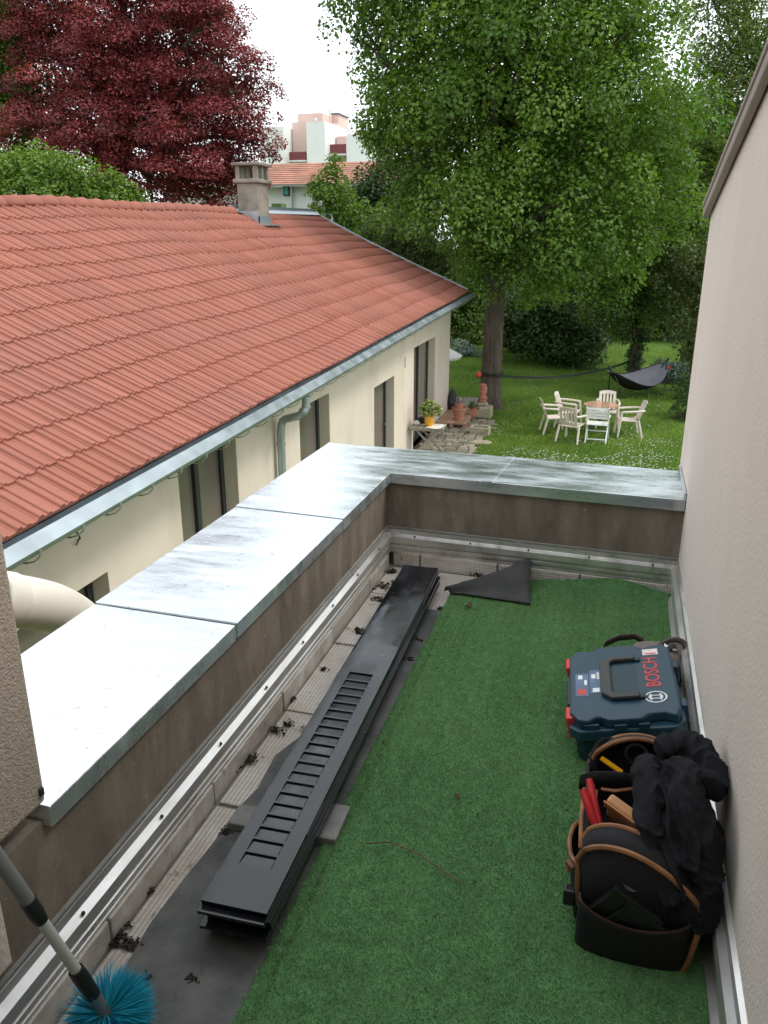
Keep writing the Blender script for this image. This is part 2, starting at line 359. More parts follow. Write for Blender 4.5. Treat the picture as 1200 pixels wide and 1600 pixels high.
def nrm(a): return a/np.maximum(np.linalg.norm(a, axis=1, keepdims=True), 1e-9)
def leaves(P, Nn, A, size, tint, aspect=0.75, fold=0.18):
    n = len(P); Bv = nrm(np.cross(Nn, A)); s = size[:, None]
    V = np.empty((n, 4, 3))
    V[:, 0] = P; mid = P+A*s*0.45-Nn*s*0.0
    V[:, 1] = mid+Bv*s*aspect*0.5+Nn*s*fold; V[:, 2] = P+A*s; V[:, 3] = mid-Bv*s*aspect*0.5+Nn*s*fold
    idx = np.arange(n)[:, None]*4
    Fc = np.concatenate([idx+np.array([[0, 1, 2]]), idx+np.array([[0, 2, 3]])])
    return V.reshape(-1, 3), Fc, np.repeat(tint, 4)

def foliage(name, lobes, m, parent, leaf=0.11, dens=330, clump=0.45, flat=0.75, droop=0.5, seed=1, up=0.5, aspect=0.85, cover=1.9, core=0.25):
    """each lobe carries rounded drooping sprays (clump = their radius in metres, flat = their height ratio); leaves cover the
    outer and upper side of every spray, so the gaps between sprays stay open; core adds a thin inner fill"""
    g = np.random.default_rng(seed); Ps, Ns, As, Ts, Ss = [], [], [], [], []
    for c, r in lobes:
        c = np.array(c); r = np.array(r if hasattr(r, '__len__') else (r, r, r*0.92))
        area = 4*math.pi*(r[0]*r[1]+r[0]*r[2]+r[1]*r[2])/3
        nc = max(3, int(area*cover/(math.pi*clump**2))); D = nrm(g.normal(size=(nc, 3)))
        rad = np.where(g.random(nc) < 0.78, g.uniform(0.72, 1.08, nc), g.uniform(0.4, 0.75, nc))
        Cc = c+D*r*rad[:, None]; sz = clump*g.uniform(0.55, 1.35, nc); tc_ = g.normal(.45, .2, nc)
        k = np.maximum(6, (dens*sz**2*1.5).astype(int)); ci = np.repeat(np.arange(nc), k); n = len(ci)
        want = nrm(D*.6+np.array([0, 0, .55])); d = nrm(nrm(g.normal(size=(n, 3)))+want[ci]*.75)
        sh = g.uniform(.45, 1.08, n)**.6
        P = Cc[ci]+d*(sz[ci]*sh)[:, None]*np.array([1, 1, flat]); P[:, 2] -= .22*sz[ci]*np.maximum(0, np.hypot(d[:, 0], d[:, 1])-.5)*2
        Nn = nrm(d*.7+np.array([0, 0, up])+g.normal(size=P.shape)*.42)
        A = d*.45+g.normal(size=P.shape)*.55+np.array([0, 0, -droop]); A = nrm(A-Nn*np.sum(A*Nn, axis=1, keepdims=True))
        Ps.append(P); Ns.append(Nn); As.append(A); Ts.append(np.clip(tc_[ci]+g.normal(0, .2, n), 0, 1)); Ss.append(leaf*g.uniform(.6, 1.25, n))
        ni = int(area*core*60)
        if ni:
            D = nrm(g.normal(size=(ni, 3))); P = c+D*r*g.uniform(.2, .72, ni)[:, None]; Nn = nrm(g.normal(size=(ni, 3))+np.array([0, 0, .6])); A = nrm(np.cross(Nn, g.normal(size=(ni, 3))))
            Ps.append(P); Ns.append(Nn); As.append(A); Ts.append(np.clip(g.normal(.35, .2, ni), 0, 1)); Ss.append(leaf*g.uniform(1.0, 1.6, ni))
    P, Nn, A, T, S_ = map(np.concatenate, (Ps, Ns, As, Ts, Ss))
    V, Fc, tt = leaves(P, Nn, A, S_, T, aspect)
    LEAFN.append((name, len(P)))
    return np_mesh(name, V, Fc, tt, m, parent)
LEAFN = []

def wobble(p, q, n, amp, seed):
    g = random.Random(seed); p, q = Vector(p), Vector(q)
    return [p.lerp(q, i/n)+Vector((g.uniform(-amp, amp), g.uniform(-amp, amp), g.uniform(-amp, amp)))*(0 if i in (0,) else 1) for i in range(n+1)]
def limb(mb, p, q, r0, r1, n=6, amp=0.12, seed=0, sides=7):
    pts = wobble(p, q, n, amp, seed); mb.tube(pts, [r0+(r1-r0)*i/n for i in range(n+1)], sides)
def trunk_mesh(base, top, r0, r1, flare=1.5, n=14, sides=18, seed=3, bend=0.1):
    g = random.Random(seed); base, top = Vector(base), Vector(top); mb = MB(); vs_, fs = [], []
    ph = [g.uniform(0, 6.3) for _ in range(4)]
    for i in range(n+1):
        t = i/n; c = base.lerp(top, t)+Vector((math.sin(t*3+ph[0])-math.sin(ph[0]), math.sin(t*2.5+ph[1])-math.sin(ph[1]), 0))*bend
        r = (r0+(r1-r0)*t)*(1+(flare-1)*math.exp(-t*16))
        for k in range(sides):
            a = 2*math.pi*k/sides; rr = r*(1+0.06*math.sin(3*a+ph[2]+t*2)+0.04*math.sin(7*a+ph[3])+0.10*math.exp(-t*14)*math.sin(5*a+ph[1]))
            vs_.append((c.x+rr*math.cos(a), c.y+rr*math.sin(a), c.z))
    for i in range(n):
        for k in range(sides): fs.append((i*sides+k, i*sides+(k+1) % sides, (i+1)*sides+(k+1) % sides, (i+1)*sides+k))
    return mb.add(vs_, fs)
def blades(P, h, wd, lean, seed, rows=None):
    g = np.random.default_rng(seed); n = len(P); a = g.uniform(0, 2*math.pi, n)
    side = np.stack([np.cos(a), np.sin(a), np.zeros(n)], 1)*(wd*0.5)
    hh = h*g.uniform(0.6, 1.25, n); tip = np.stack([g.normal(0, lean, n)*hh, g.normal(0, lean, n)*hh, hh], 1)
    V = np.stack([P-side, P+side, P+tip], 1).reshape(-1, 3); Fc = np.arange(n*3).reshape(-1, 3)
    return V, Fc

G = -3.1        # garden level
FZ = 0.06       # terrace floor level

# ================================================================== SETTING: garden ground and terrace floor
lawn_o = MB().grid(60, 60, lambda u, v: (-260+520*u, -60+460*v, G)).build('lawn', 'lawn'); tag(lawn_o, kind='structure')

CZ = 0.493                                   # top of the zinc coping
XI, XO, YI, YO = -0.948, -1.405, 3.346, 3.795   # coping edges at the inner / outer corner
XR = 0.312                                   # face of the right-hand gable wall
RS = -0.039                                  # the far parapet runs slightly askew (dy/dx)
def yfar(x, y0): return y0+RS*(x-XI)

floor_o = MB().box(-0.97, XR+0.002, -1.2, 3.36, FZ-0.2, FZ-0.012).build('terrace_floor', 'concrete'); tag(floor_o, kind='structure')
# insulation boards on the floor and standing along the parapet (each its own piece)
rng = random.Random(5)
yb = [atx(579, 905, -0.935).y, atx(521, 985, -0.935).y]
step = yb[0]-yb[1]
ys = [3.30, yb[0]]+[yb[0]-step*k for k in range(1, 7)]
for a, b in zip(ys[:-1], ys[1:]):
    MB().box(-0.966, -0.936-rng.uniform(0, .004), b+0.004, a-0.002, FZ-0.01, 0.120).build('upstand_board', 'foil', floor_o, bevel=0.003)
    j = rng.uniform(-0.006, 0.006)
    MB().box(-0.932, -0.705, b+0.006+j, a-0.003+j, FZ-0.011, FZ-0.002+rng.uniform(-.002, .002)).build('floor_board', 'foil', floor_o, bevel=0.003)
xs = [-0.932, -0.80, -0.44, -0.08, 0.306]
for a, b in zip(xs[:-1], xs[1:]):
    m = MB(); n = 2
    m.add([(a+.003, yfar(a, 3.362), FZ-.01), (b-.003, yfar(b, 3.362), FZ-.01), (b-.003, yfar(b, 3.335), FZ-.01), (a+.003, yfar(a, 3.335), FZ-.01),
           (a+.003, yfar(a, 3.362), .12), (b-.003, yfar(b, 3.362), .12), (b-.003, yfar(b, 3.335), .12), (a+.003, yfar(a, 3.335), .12)],
          [(0, 1, 2, 3), (7, 6, 5, 4), (3, 2, 6, 7), (0, 3, 7, 4), (1, 0, 4, 5), (2, 1, 5, 6)])
    m.build('upstand_board', 'foil', floor_o, bevel=0.003)
for a, b in ((-0.70, -0.46), (-0.455, -0.02), (-0.015, 0.30)):
    MB().box(a, b, 2.75, 3.30, FZ-0.011, FZ-0.003).build('floor_board', 'foil', floor_o, bevel=0.003)

def sweep(prof, path):
    """profile (distance to the right of travel, z) swept along a 2-D path with mitres"""
    mb = MB(); P = [Vector(p) for p in path]; n = len(prof); rows = []
    for i, p in enumerate(P):
        ds = [(P[k+1]-P[k]).normalized() for k in (i-1, i) if 0 <= k < len(P)-1]
        ns = [Vector((d.y, -d.x)) for d in ds]; nn = sum(ns, Vector((0, 0))).normalized(); s = 1/max(0.3, nn.dot(ns[0]))
        rows += [(p.x+nn.x*d*s, p.y+nn.y*d*s, z) for d, z in prof]
    mb.add(rows, [(i*n+k, i*n+k+1, (i+1)*n+k+1, (i+1)*n+k) for i in range(len(P)-1) for k in range(n-1)])
    return mb

# ================================================================== parapet with zinc coping
par = thing('terrace_parapet', 'low dark stained L-shaped parapet capped with shiny zinc sheets around the terrace', 'parapet wall', (XI, YI, FZ))
wl = [(XO+.03, 0.1), (XI-.02, 0.1), (XI-.02, YI+.02), (XR+.0, yfar(XR, YI+.02)), (XR+.0, yfar(XR, YO-.03)), (XO+.03, YO-.03)]
MB().prism([wl[0], wl[1], wl[2], (wl[2][0], wl[5][1]), wl[5]], G-.3, CZ-.035).build('wall', 'stained', par, True)
MB().prism([(wl[2][0]+.001, wl[2][1]), wl[3], wl[4], (wl[2][0]+.001, wl[5][1]-.001)], G-.3, CZ-.036).build('wall', 'stained', par, True)
def coping(poly, dz, name='coping_sheet', bev=.004):
    # folded sheet: top plus a downturned edge with a small drip lip
    n = len(poly); mb = MB(); mb.prism(poly, CZ-.048+dz, CZ+dz)
    return mb.build(name, 'zinc', par, True, bevel=bev, seg=3)
J1i, J1o, J2i, J2o = 2.693, 2.716, 1.792, 1.800
coping([(XI, 1.012), (XI, J2i-.004), (XO, J2o-.004), (XO, 1.012)], 0.0)
coping([(XI+.001, J2i+.003), (XI+.001, J1i-.004), (XO-.001, J1o-.004), (XO-.001, J2o+.003)], 0.0025)
coping([(XI+.002, J1i+.003), (XI+.002, YI-.001), (XO-.002, YO), (XO-.002, J1o+.003)], 0.005, bev=.0015)
FJi, FJo = -0.505, -0.465
coping([(XI+.002, YI), (FJi, yfar(FJi, YI)), (FJo, yfar(FJo, YO)), (XO+.002, YO+.001)], 0.0036, bev=.0012)
coping([(FJi-.002, yfar(FJi, YI)-.001), (XR-.004, yfar(XR, YI)-.001), (XR-.004, yfar(XR, YO)+.001), (FJo-.002, yfar(FJo, YO)+.001)], 0.0032, bev=.0012)
coping([(FJi-.022, yfar(FJi, YI)-.003), (FJi+.022, yfar(FJi, YI)-.003), (FJo+.02, yfar(FJo, YO)+.003), (FJo-.02, yfar(FJo, YO)+.003)], 0.0046, 'joint_strip', 0)
# mitre seam and upturn against the gable wall
MB().bar((XI+.0, YI, CZ+.0042), (XO, YO, CZ+.0042), 0.014, 0.003).build('mitre_seam', 'zinc', par, True)
MB().box(XR-.010, XR-.003, yfar(XR, YI)+.004, yfar(XR, YO)-.004, CZ-.0, CZ+.032).build('upturn', 'zinc', par, True)
# flashing rail near the foot of the parapet
railp = [(0, .226), (.010, .224), (.012, .206), (.030, .196), (.031, .170), (.020, .166), (.020, .158), (.027, .154), (.027, .143), (.018, .140), (.018, .132), (.024, .129), (.024, .116), (0, .110)]
sweep(railp, [(XI-.02, 0.1), (XI-.02, YI+.02), (XR, yfar(XR, YI+.02))]).build('flashing_rail', 'lightmetal', par, True)
sweep([(0, .236), (.008, .234), (.007, .2255), (0, .2255)], [(XI-.02, 0.1), (XI-.02, YI+.02), (XR, yfar(XR, YI+.02))]).build('sealant_bead', 'concrete', par, True)
for k in range(9):
    p = (XI+.004, 0.75+k*.3, .203); MB().lathe([(.0045, 0), (.0045, .003), (.002, .004)], 8, Matrix.Translation(p) @ Matrix.Rotation(R(62), 4, 'Y')).build('screw', 'blackplastic', par, True)
for k in range(5):
    x = XI+.12+k*.26; p = (x, yfar(x, YI)-.004, .203); MB().lathe([(.0045, 0), (.0045, .003), (.002, .004)], 8, Matrix.Translation(p) @ Matrix.Rotation(R(62), 4, 'X')).build('screw', 'blackplastic', par, True)

# ================================================================== gable wall on the right
gw = thing('gable_wall', 'tall pale rough rendered gable wall rising beside the terrace with sloping roof edge', 'wall', (XR, 3.0, FZ))
def gtop(y): return 1.625+0.225*(3.82-y)
prof = [(-1.6, G-.3), (3.82, G-.3), (3.82, gtop(3.82)), (-1.6, gtop(-1.6))]
Mx = Matrix(((0, 0, 1, 0), (1, 0, 0, 0), (0, 1, 0, 0), (0, 0, 0, 1)))
MB().prism(prof, XR, XR+6, Mx).build('wall', 'render', gw, True, bevel=0.012)
for d0, d1, z0, z1, nm in ((-.036, 6.05, .0, .022, 'roof_edge'), (-.031, -.006, -.042, .0, 'verge_board')):
    pr = [(-1.7, gtop(-1.7)+z0), (3.84, gtop(3.84)+z0), (3.84, gtop(3.84)+z1), (-1.7, gtop(-1.7)+z1)]
    MB().prism(pr, XR+d0, XR+d1, Mx).build(nm, 'verge', gw, True, bevel=0.005)
sweep([(0, .235), (.010, .232), (.012, .212), (.026, .198), (.027, .165), (.016, .160), (.016, .090), (.030, .080), (.030, FZ)], [(XR, yfar(XR, YI)), (XR, -1.5)]).build('base_flashing', 'lightmetal', gw, True)

# ================================================================== corner wall on the left and an unseen facade added behind the camera for shade
lw = thing('corner_wall', 'brown roughcast house wall ending above the near end of the parapet', 'wall', (XI, 0.9, CZ))
MB().box(-2.4, -0.951, -1.6, 1.012, 0.508, 2.9).build('wall', 'roughcast', lw, True, bevel=0.008)
MB().box(-0.967, -0.953, -1.6, 0.872, 0.262, 0.505).build('lower_panel', 'render', lw, True, bevel=0.004)
MB().box(-0.957, -0.945, 0.995, 1.003, 0.53, 0.545).build('bracket', 'anthracite', lw, True)
rf = thing('rear_shade_facade', 'unseen rough rendered house facade with door, added behind the terrace to shade it', 'wall', (-0.3, -0.7, FZ))
MB().box(-2.4, -0.72, -1.9, -0.62, FZ, 2.9).build('wall', 'roughcast', rf, True)
MB().box(0.18, XR+.5, -1.9, -0.62, FZ, 2.9).build('wall', 'roughcast', rf, True)
MB().box(-0.719, 0.179, -1.9, -0.62, 2.15, 2.9).build('wall', 'roughcast', rf, True)
MB().box(-0.719, 0.179, -0.95, -0.90, FZ, 2.149).build('door', 'anthracite', rf, True)

# ================================================================== felt strip and artificial turf
fl = [atz(px, py, FZ+.004) for px, py in ((150, 1600), (187, 1525), (235, 1442), (290, 1370), (333, 1317), (372, 1262), (402, 1232), (430, 1180))]
pts = [(-0.86, 0.3), (-0.86, 0.8)]+[(p.x, p.y) for p in fl]+[(-0.80, 2.02), (-0.795, 2.9), (-0.52, 2.9), (-0.52, 0.3)]
felt = MB().prism(pts, FZ-.0015, FZ+.004).build('roofing_felt', 'felt')
tag(felt, 'dark gritty bitumen felt strip lying between foil boards and artificial turf', 'roofing felt')
turf = thing('turf_carpet', 'green artificial turf carpet with one far corner folded back', 'turf carpet', (-0.15, 2.0, FZ))
TX0, TX1 = -0.600, 0.296
P1 = atz(694, 925, FZ+.02); P2 = atz(826, 882, FZ+.03); P3 = atz(829, 946, FZ+.02)
def tedge(x):      # far edge of the carpet
    return yfar(x, 3.318)+0.008*math.sin(x*22)
def tz(x, y):
    d = tedge(x)-y; z = FZ+.012+0.0035*mnoise.noise(Vector((x*5, y*5, 0)))
    z += 0.055*math.exp(-max(d, 0)/0.045)*(0.55+0.45*math.sin(x*9+1)) if x > P2.x-.05 else 0
    if x < TX0+.03: z -= 0.004
    return z
def cut(x, y):     # True where the folded-back corner is missing
    if x > P2.x: return False
    t = (x-P1.x)/(P2.x-P1.x); return y > P1.y+(P2.y-P1.y)*max(0, t)-0.03*math.sin(math.pi*min(1, max(0, t)))
def turf_sheet():
    mb = MB(); nx, ny = 60, 130
    for i in range(nx+1):
        x = TX0+(TX1-TX0)*i/nx
        t = (x-P1.x)/(P2.x-P1.x); ymax = tedge(x) if x > P2.x else P1.y+(P2.y-P1.y)*max(0, t)-0.03*math.sin(math.pi*min(1, max(0, t)))
        for j in range(ny+1):
            q = j/ny; y = 0.2+(ymax-0.2)*(1-(1-q)**1.5); mb.v.append((x, y, tz(x, y)))
    for i in range(nx):
        for j in range(ny): mb.f.append((i*(ny+1)+j, (i+1)*(ny+1)+j, (i+1)*(ny+1)+j+1, i*(ny+1)+j+1))
    return mb
turf_sheet().build('backing', 'turf', turf, True, smooth=True, solid=0.004)
g = np.random.default_rng(11); n = 400000
X = g.uniform(TX0, TX1, n); Y = 0.75+(3.33-0.75)*g.random(n)**0.95
X = np.clip(np.round(X/0.0075)*0.0075+g.normal(0, 0.0021, n), TX0, TX1)
keep = np.array([(y < tedge(x)) and not cut(x, y) for x, y in zip(X, Y)]); X, Y = X[keep], Y[keep]
Zt = np.array([tz(x, y) for x, y in zip(X, Y)])
pn = np.array([mnoise.noise(Vector((x*3.2, y*3.2, 4))) for x, y in zip(X, Y)])
V, Fc = blades(np.stack([X, Y, Zt], 1), 0.0062, 0.0031, 0.6, 12)
np_mesh('pile', V, Fc, np.repeat(np.clip(0.45+0.42*pn+0.16*np.sign(np.sin(X*2*math.pi/.0375))*(np.abs(np.sin(X*2*math.pi/.0375)) > .8)+0.12*np.sin(X*31)+g.normal(0, .18, len(X)), 0, 1), 3), 'turfblade', turf)
# folded corner: the grey backing faces up
def flap(u, v):
    a = P1.lerp(P2, u); a.y -= 0.03*math.sin(math.pi*u); b = P3.lerp(P1, (1-u)*0.92)
    p = a.lerp(b, v); h = 0.085*math.sin(math.pi*min(1, v*1.25+0.05))*(0.35+0.65*u)*(1-0.5*v)
    return (p.x, p.y, max(p.z, tz(p.x, p.y)+0.014)+h)
MB().grid(16, 12, flap).build('folded_corner', 'underfelt', turf, True, smooth=True, solid=0.005)

# ================================================================== long house with the red tiled roof
HC = Vector((-4.41, 21.4, G)); HN = Vector((-4.13, 2.2, G))        # far / near corner of the garden facade
hu = (HN-HC); HL = hu.length; hu.normalize(); hn = Vector((-hu.y, hu.x, 0))
if hn.x < 0: hn = -hn
E1 = Vector((-4.02, 21.62, 0.175)); E0 = Vector((-3.77, 4.02, -0.335))   # tile eave: far end, and where it leaves the picture
ed = (E0-E1)/(E1.y-E0.y); EN = E1+ed*(E1.y-1.6)
RG1 = aty(492, 335, 21.62); RG0 = atx(0, 317, RG1.x+.22); rd = (RG0-RG1)/(RG1.y-RG0.y); RN = RG1+rd*(RG1.y-1.6)
house = thing('tiled_house', 'long cream rendered house with red clay tile roof and zinc gutter', 'house', HC)
def hpt(s, d, z): p = HC+hu*s+hn*d; return Vector((p.x, p.y, z))
def sdrop(s): return -0.0285*s                       # the eave falls towards the near end
def wtop(s): return 0.06+sdrop(s)
def wall_s(px, py): p = atplane(px, py, HC, hn); return (p-HC).dot(hu), p.z
ops = []
for (xl, yl, xr, yr, bot) in ((647, 546, 680.5, 523.4, G), (584.5, 608, 616, 585, G), (467, 640, 514, 613, G), (276, 722, 367, 672, G)):
    s1, z1 = wall_s(xl, yl); s0, z0 = wall_s(xr, yr); ops.append([s0, s1, (z0+z1)/2, bot])
s0, z0 = wall_s(168, 893); ops.append([s0, s0+1.3, z0, G+0.9])
def house_wall():
    mb = MB(); D = 0.26
    sc = sorted(set([0.0, HL]+[v for o in ops for v in o[:2]])); zc = sorted(set([G-.2]+[o[2] for o in ops]+[G+0.9]))
    def inside(s, z): return any(o[0] < s < o[1] and o[3] < z < o[2] for o in ops)
    for a, b in zip(sc[:-1], sc[1:]):
        for zi in range(len(zc)):
            lo = zc[zi]; hi = zc[zi+1] if zi+1 < len(zc) else None
            if hi is None:
                q = [hpt(a, 0, lo), hpt(b, 0, lo), hpt(b, 0, wtop(b)), hpt(a, 0, wtop(a))]
            else:
                if inside((a+b)/2, (lo+hi)/2): continue
                q = [hpt(a, 0, lo), hpt(b, 0, lo), hpt(b, 0, hi), hpt(a, 0, hi)]
            mb.add(q, [(0, 1, 2, 3)])
    for s0, s1, zt, zb in ops:
        for q in ([hpt(s0, 0, zb), hpt(s0, -D, zb), hpt(s0, -D, zt), hpt(s0, 0, zt)], [hpt(s1, 0, zb), hpt(s1, -D, zb), hpt(s1, -D, zt), hpt(s1, 0, zt)],
                  [hpt(s0, 0, zt), hpt(s0, -D, zt), hpt(s1, -D, zt), hpt(s1, 0, zt)], [hpt(s0, 0, zb), hpt(s1, 0, zb), hpt(s1, -D, zb), hpt(s0, -D, zb)]):
            mb.add(q, [(0, 1, 2, 3)])
    # gable ends and back wall
    W = 8.2; rz1, rz0 = RG1.z-.22, RN.z-.2
    for s, rz in ((0, rz1), (HL, rz0)):
        mb.add([hpt(s, 0, G-.2), hpt(s, -W, G-.2), hpt(s, -W, wtop(s)), hpt(s, -W/2, rz), hpt(s, 0, wtop(s))], [(0, 1, 2, 3, 4)])
    mb.add([hpt(0, -W, G-.2), hpt(HL, -W, G-.2), hpt(HL, -W, wtop(HL)), hpt(0, -W, wtop(0))], [(0, 1, 2, 3)])
    mb.v = [tuple(p) for p in mb.v]; return mb
house_wall().build('wall', 'cream', house, True)
def hbox(mb, s0, s1, d0, d1, z0, z1):
    mb.add([hpt(s, d, z) for z in (z0, z1) for s, d in ((s0, d0), (s1, d0), (s1, d1), (s0, d1))], [(3, 2, 1, 0), (4, 5, 6, 7), (0, 1, 5, 4), (1, 2, 6, 5), (2, 3, 7, 6), (3, 0, 4, 7)]); return mb
for i, (s0, s1, zt, zb) in enumerate(ops):
    fr = MB(); w_ = 0.075; d0, d1 = -0.25, -0.17
    hbox(fr, s0+.002, s0+w_, d0, d1, zb, zt-.002); hbox(fr, s1-w_, s1-.002, d0, d1, zb, zt-.002); hbox(fr, s0+w_, s1-w_, d0, d1, zt-w_, zt-.002); hbox(fr, s0+w_, s1-w_, d0, d1, zb, zb+.10)
    ms = (s0+s1)/2
    if i in (0, 3): hbox(fr, ms-.045, ms+.045, d0+.003, d1+.01, zb+.1, zt-w_)
    wn = fr.build('window', 'anthracite', house, True, bevel=0.004)
    gl = hbox(MB(), s0+w_-.002, s1-w_+.002, -.215, -.207, zb+.1, zt-w_).build('pane', 'glass', wn, True)
    hbox(MB(), s0+w_, s1-w_, -.36, -.34, zb+.05, zt-.02).build('curtain', 'curtain' if i != 0 else 'dark', wn, True)
    if i in (1, 2):
        hb = MB(); hbox(hb, s0+.13, s0+.15, d1, d1+.04, G+1.0, G+1.03); hbox(hb, s0+.13, s0+.25, d1+.04, d1+.055, G+1.0, G+1.025); hb.build('door_handle', 'steel', wn, True)
# curl of loose cable on the wall, twice
for px, py in ((118, 828), (632, 565)):
    s, z = wall_s(px, py); q = [hpt(s+.02*math.sin(k*.9)*k*.35, .012+.01*math.sin(k), z+.10-.032*k+(.04 if k > 6 else 0)) for k in range(9)]
    MB().tube(q, .006, 5).build('loose_cable', 'blackplastic', house, True)

# roof deck under the tiles
def rsurf(y, v):
    """point on the tiled slope: y along the house, v = 0 eave .. 1 ridge"""
    t = (E1.y-y); e = E1+ed*t; r = RG1+rd*t; p = e.lerp(r, v)
    wv = 0.014*math.sin(y*1.55+v*4)+0.011*math.sin(y*0.8+1.7-v*3)+0.012*mnoise.noise(Vector((y*.9, v*3, 2)))
    p.z += wv*min(1, 0.35+2.2*v*(1.2-v))-0.04*math.sin(math.pi*v)*0.6
    return p
roof = MB().grid(40, 12, lambda u, v: tuple(rsurf(1.6+(21.6-1.6)*u, v)-Vector((0, 0, .05)))).build('roof', 'dark', house, True, solid=0.03)
bs_ = MB()
bs_.add([tuple(RG1), tuple(RN), tuple(RN+Vector((-4.2, 0, -2.2))), tuple(RG1+Vector((-4.2, 0, -2.0)))], [(0, 1, 2, 3)])
bs_.build('rear_slope', 'tile', house, True, solid=0.04)
# one clay tile: two rolls of different height and flat pans
TW = 0.228; NR = 12
tp = [(0, .006), (.014, .010), (.022, .027), (.030, .031), (.056, .031), (.064, .027), (.072, .007), (.112, .006), (.118, .017), (.124, .020), (.146, .020), (.152, .016), (.158, .004), (.228, .004)]
def tile_mesh(Lt):
    mb = MB(); n = len(tp)
    for y in (0, Lt): mb.v += [(x, y, z) for x, z in tp]
    mb.v += [(x, Lt, -.022) for x, z in tp]
    mb.f += [(k, k+1, n+k+1, n+k) for k in range(n-1)]+[(n+k, n+k+1, 2*n+k+1, 2*n+k) for k in range(n-1)]
    return mb
SL = (E1-RG1).length; LT = SL/NR+0.055
tm = tile_mesh(LT); tme = tm.mesh('tile'); tme.materials.append(MT['tile'])
tme.attributes.new('tint', 'FLOAT', 'POINT')
tv0 = np.array(tm.v); tf0 = tm.f
cells = []
NCOL = int((21.6-1.6)/TW)
for r_ in range(NR):
    for c_ in range(NCOL):
        y = 21.6-TW*(c_+1); v1 = (r_+1)/NR; v0 = r_/NR-0.012
        top = rsurf(y, v1); low = rsurf(y, v0); side = rsurf(y+TW, v1)
        ax = (side-top).normalized(); ay = (low-top); ay.normalize(); az = ax.cross(ay)
        if az.z < 0: az = -az
        tilt = 0.062; ay2 = (ay+az*tilt).normalized(); az = ax.cross(ay2);
        if az.z < 0: az = -az
        k = mnoise.noise(Vector((c_*.7, r_*1.3, 0)))*0.002+rng.uniform(-.0007, .0007)
        M = Matrix((ax, ay2, az)).transposed().to_4x4(); M.translation = top+az*(0.002+k)+ay*rng.uniform(-.004, .004)
        q = low-CAM; dist = q.length
        # visible in the picture?
        X_, Y_, Z_ = q; rr = X_*ca+Y_*sa; ff = -X_*sa+Y_*ca; fw = ff*cp-Z_*sp; px = CX+F*rr/max(fw, .1); py = CY-F*(ff*sp+Z_*cp)/max(fw, .1)
        vis = fw > 0.3 and -25 < px < 1200 and py > 300
        cells.append((0 if vis else 1, dist, M))
cells.sort(key=lambda a: (a[0], a[1]))
for _, _, M in cells[:296]:
    o = bpy.data.objects.new('roof_tile', tme); COL.objects.link(o); o.parent = roof
    o.matrix_local = Matrix.Translation(-HC) @ M
bigv, bigf, bt = [], [], []
for _, _, M in cells[296:]:
    A = np.array(M); n0 = len(bigv)*len(tv0); bigv.append(tv0 @ A[:3, :3].T+A[:3, 3]); bigf += [[i+n0 for i in f] for f in tf0]; bt.append(np.full(len(tv0), rng.random()))
np_mesh('distant_tiles', np.concatenate(bigv), np.array(bigf), np.concatenate(bt), 'tile', roof)
# ridge tiles
nr = int((16.4-1.6)/0.372)
for k in range(nr):
    y = 16.5-0.372*k; p = rsurf(y, 1.0)+Vector((0, 0, -.015)); pts = []
    mb = MB(); nn = 9
    for j, (yy, rr) in enumerate(((0.0, .118), (-.05, .135), (-.06, .128), (-.40, .110))):
        for q in range(nn+1):
            a = math.pi*(-0.08+1.16*q/nn); mb.v.append((p.x+rr*math.cos(a), p.y+yy, p.z+rr*0.92*math.sin(a)-(.0 if j < 3 else .008)))
    mb.f += [(j*(nn+1)+q, j*(nn+1)+q+1, (j+1)*(nn+1)+q+1, (j+1)*(nn+1)+q) for j in range(3) for q in range(nn)]
    mb.build('ridge_tile', 'tile', roof, True, smooth=True, solid=0.012)
# zinc ridge flashing at the far end, verge strip
q0, q1 = rsurf(16.5, 1), rsurf(21.6, 1)
fl_ = MB(); fl_.bar(q0+Vector((.06, 0, .035)), q1+Vector((.06, 0, .035)), .26, .012, (0.4, 0, 1)); fl_.bar(q0+Vector((-.05, 0, .09)), q1+Vector((-.05, 0, .09)), .03, .11); fl_.build('ridge_flashing', 'lead', roof, True)
mb = MB()
for k in range(12): mb.bar(rsurf(21.63, k/12)+Vector((0, .02, .0)), rsurf(21.63, (k+1)/12)+Vector((0, .02, 0)), .05, .12)
mb.build('verge_strip', 'lead', roof, True)
# chimney
cb = rsurf(16.95, 0.93); ch = MB().box(cb.x-.24, cb.x+.24, cb.y-.28, cb.y+.28, cb.z-.4, cb.z+.72)
chim = ch.build('chimney', 'chimney', house, True, bevel=0.02)
MB().box(cb.x-.30, cb.x+.30, cb.y-.35, cb.y+.35, cb.z+.72, cb.z+.80).build('collar', 'chimney', chim, True, bevel=0.02)
cc = MB()
for dx in (-.2, .2):
    for dy in (-.26, 0, .26): cc.box(cb.x+dx-.045, cb.x+dx+.045, cb.y+dy-.045, cb.y+dy+.045, cb.z+.80, cb.z+1.06)
cc.build('cap_pillars', 'chimney', chim, True); chim.children[-1]['kind'] = 'stuff'
MB().box(cb.x-.31, cb.x+.31, cb.y-.37, cb.y+.37, cb.z+1.06, cb.z+1.12).build('cap_slab', 'chimney', chim, True, bevel=0.015)
fx = MB(); fx.box(cb.x+.242, cb.x+.50, cb.y-.36, cb.y+.34, cb.z-.13, cb.z-.10, Matrix.Translation((0, 0, 0))); fx.box(cb.x-.30, cb.x+.26, cb.y-.31, cb.y-.282, cb.z-.2, cb.z+.16); fx.box(cb.x+.242, cb.x+.26, cb.y-.31, cb.y+.3, cb.z-.2, cb.z+.06)
fx.build('chimney_flashing', 'lead', chim, True)
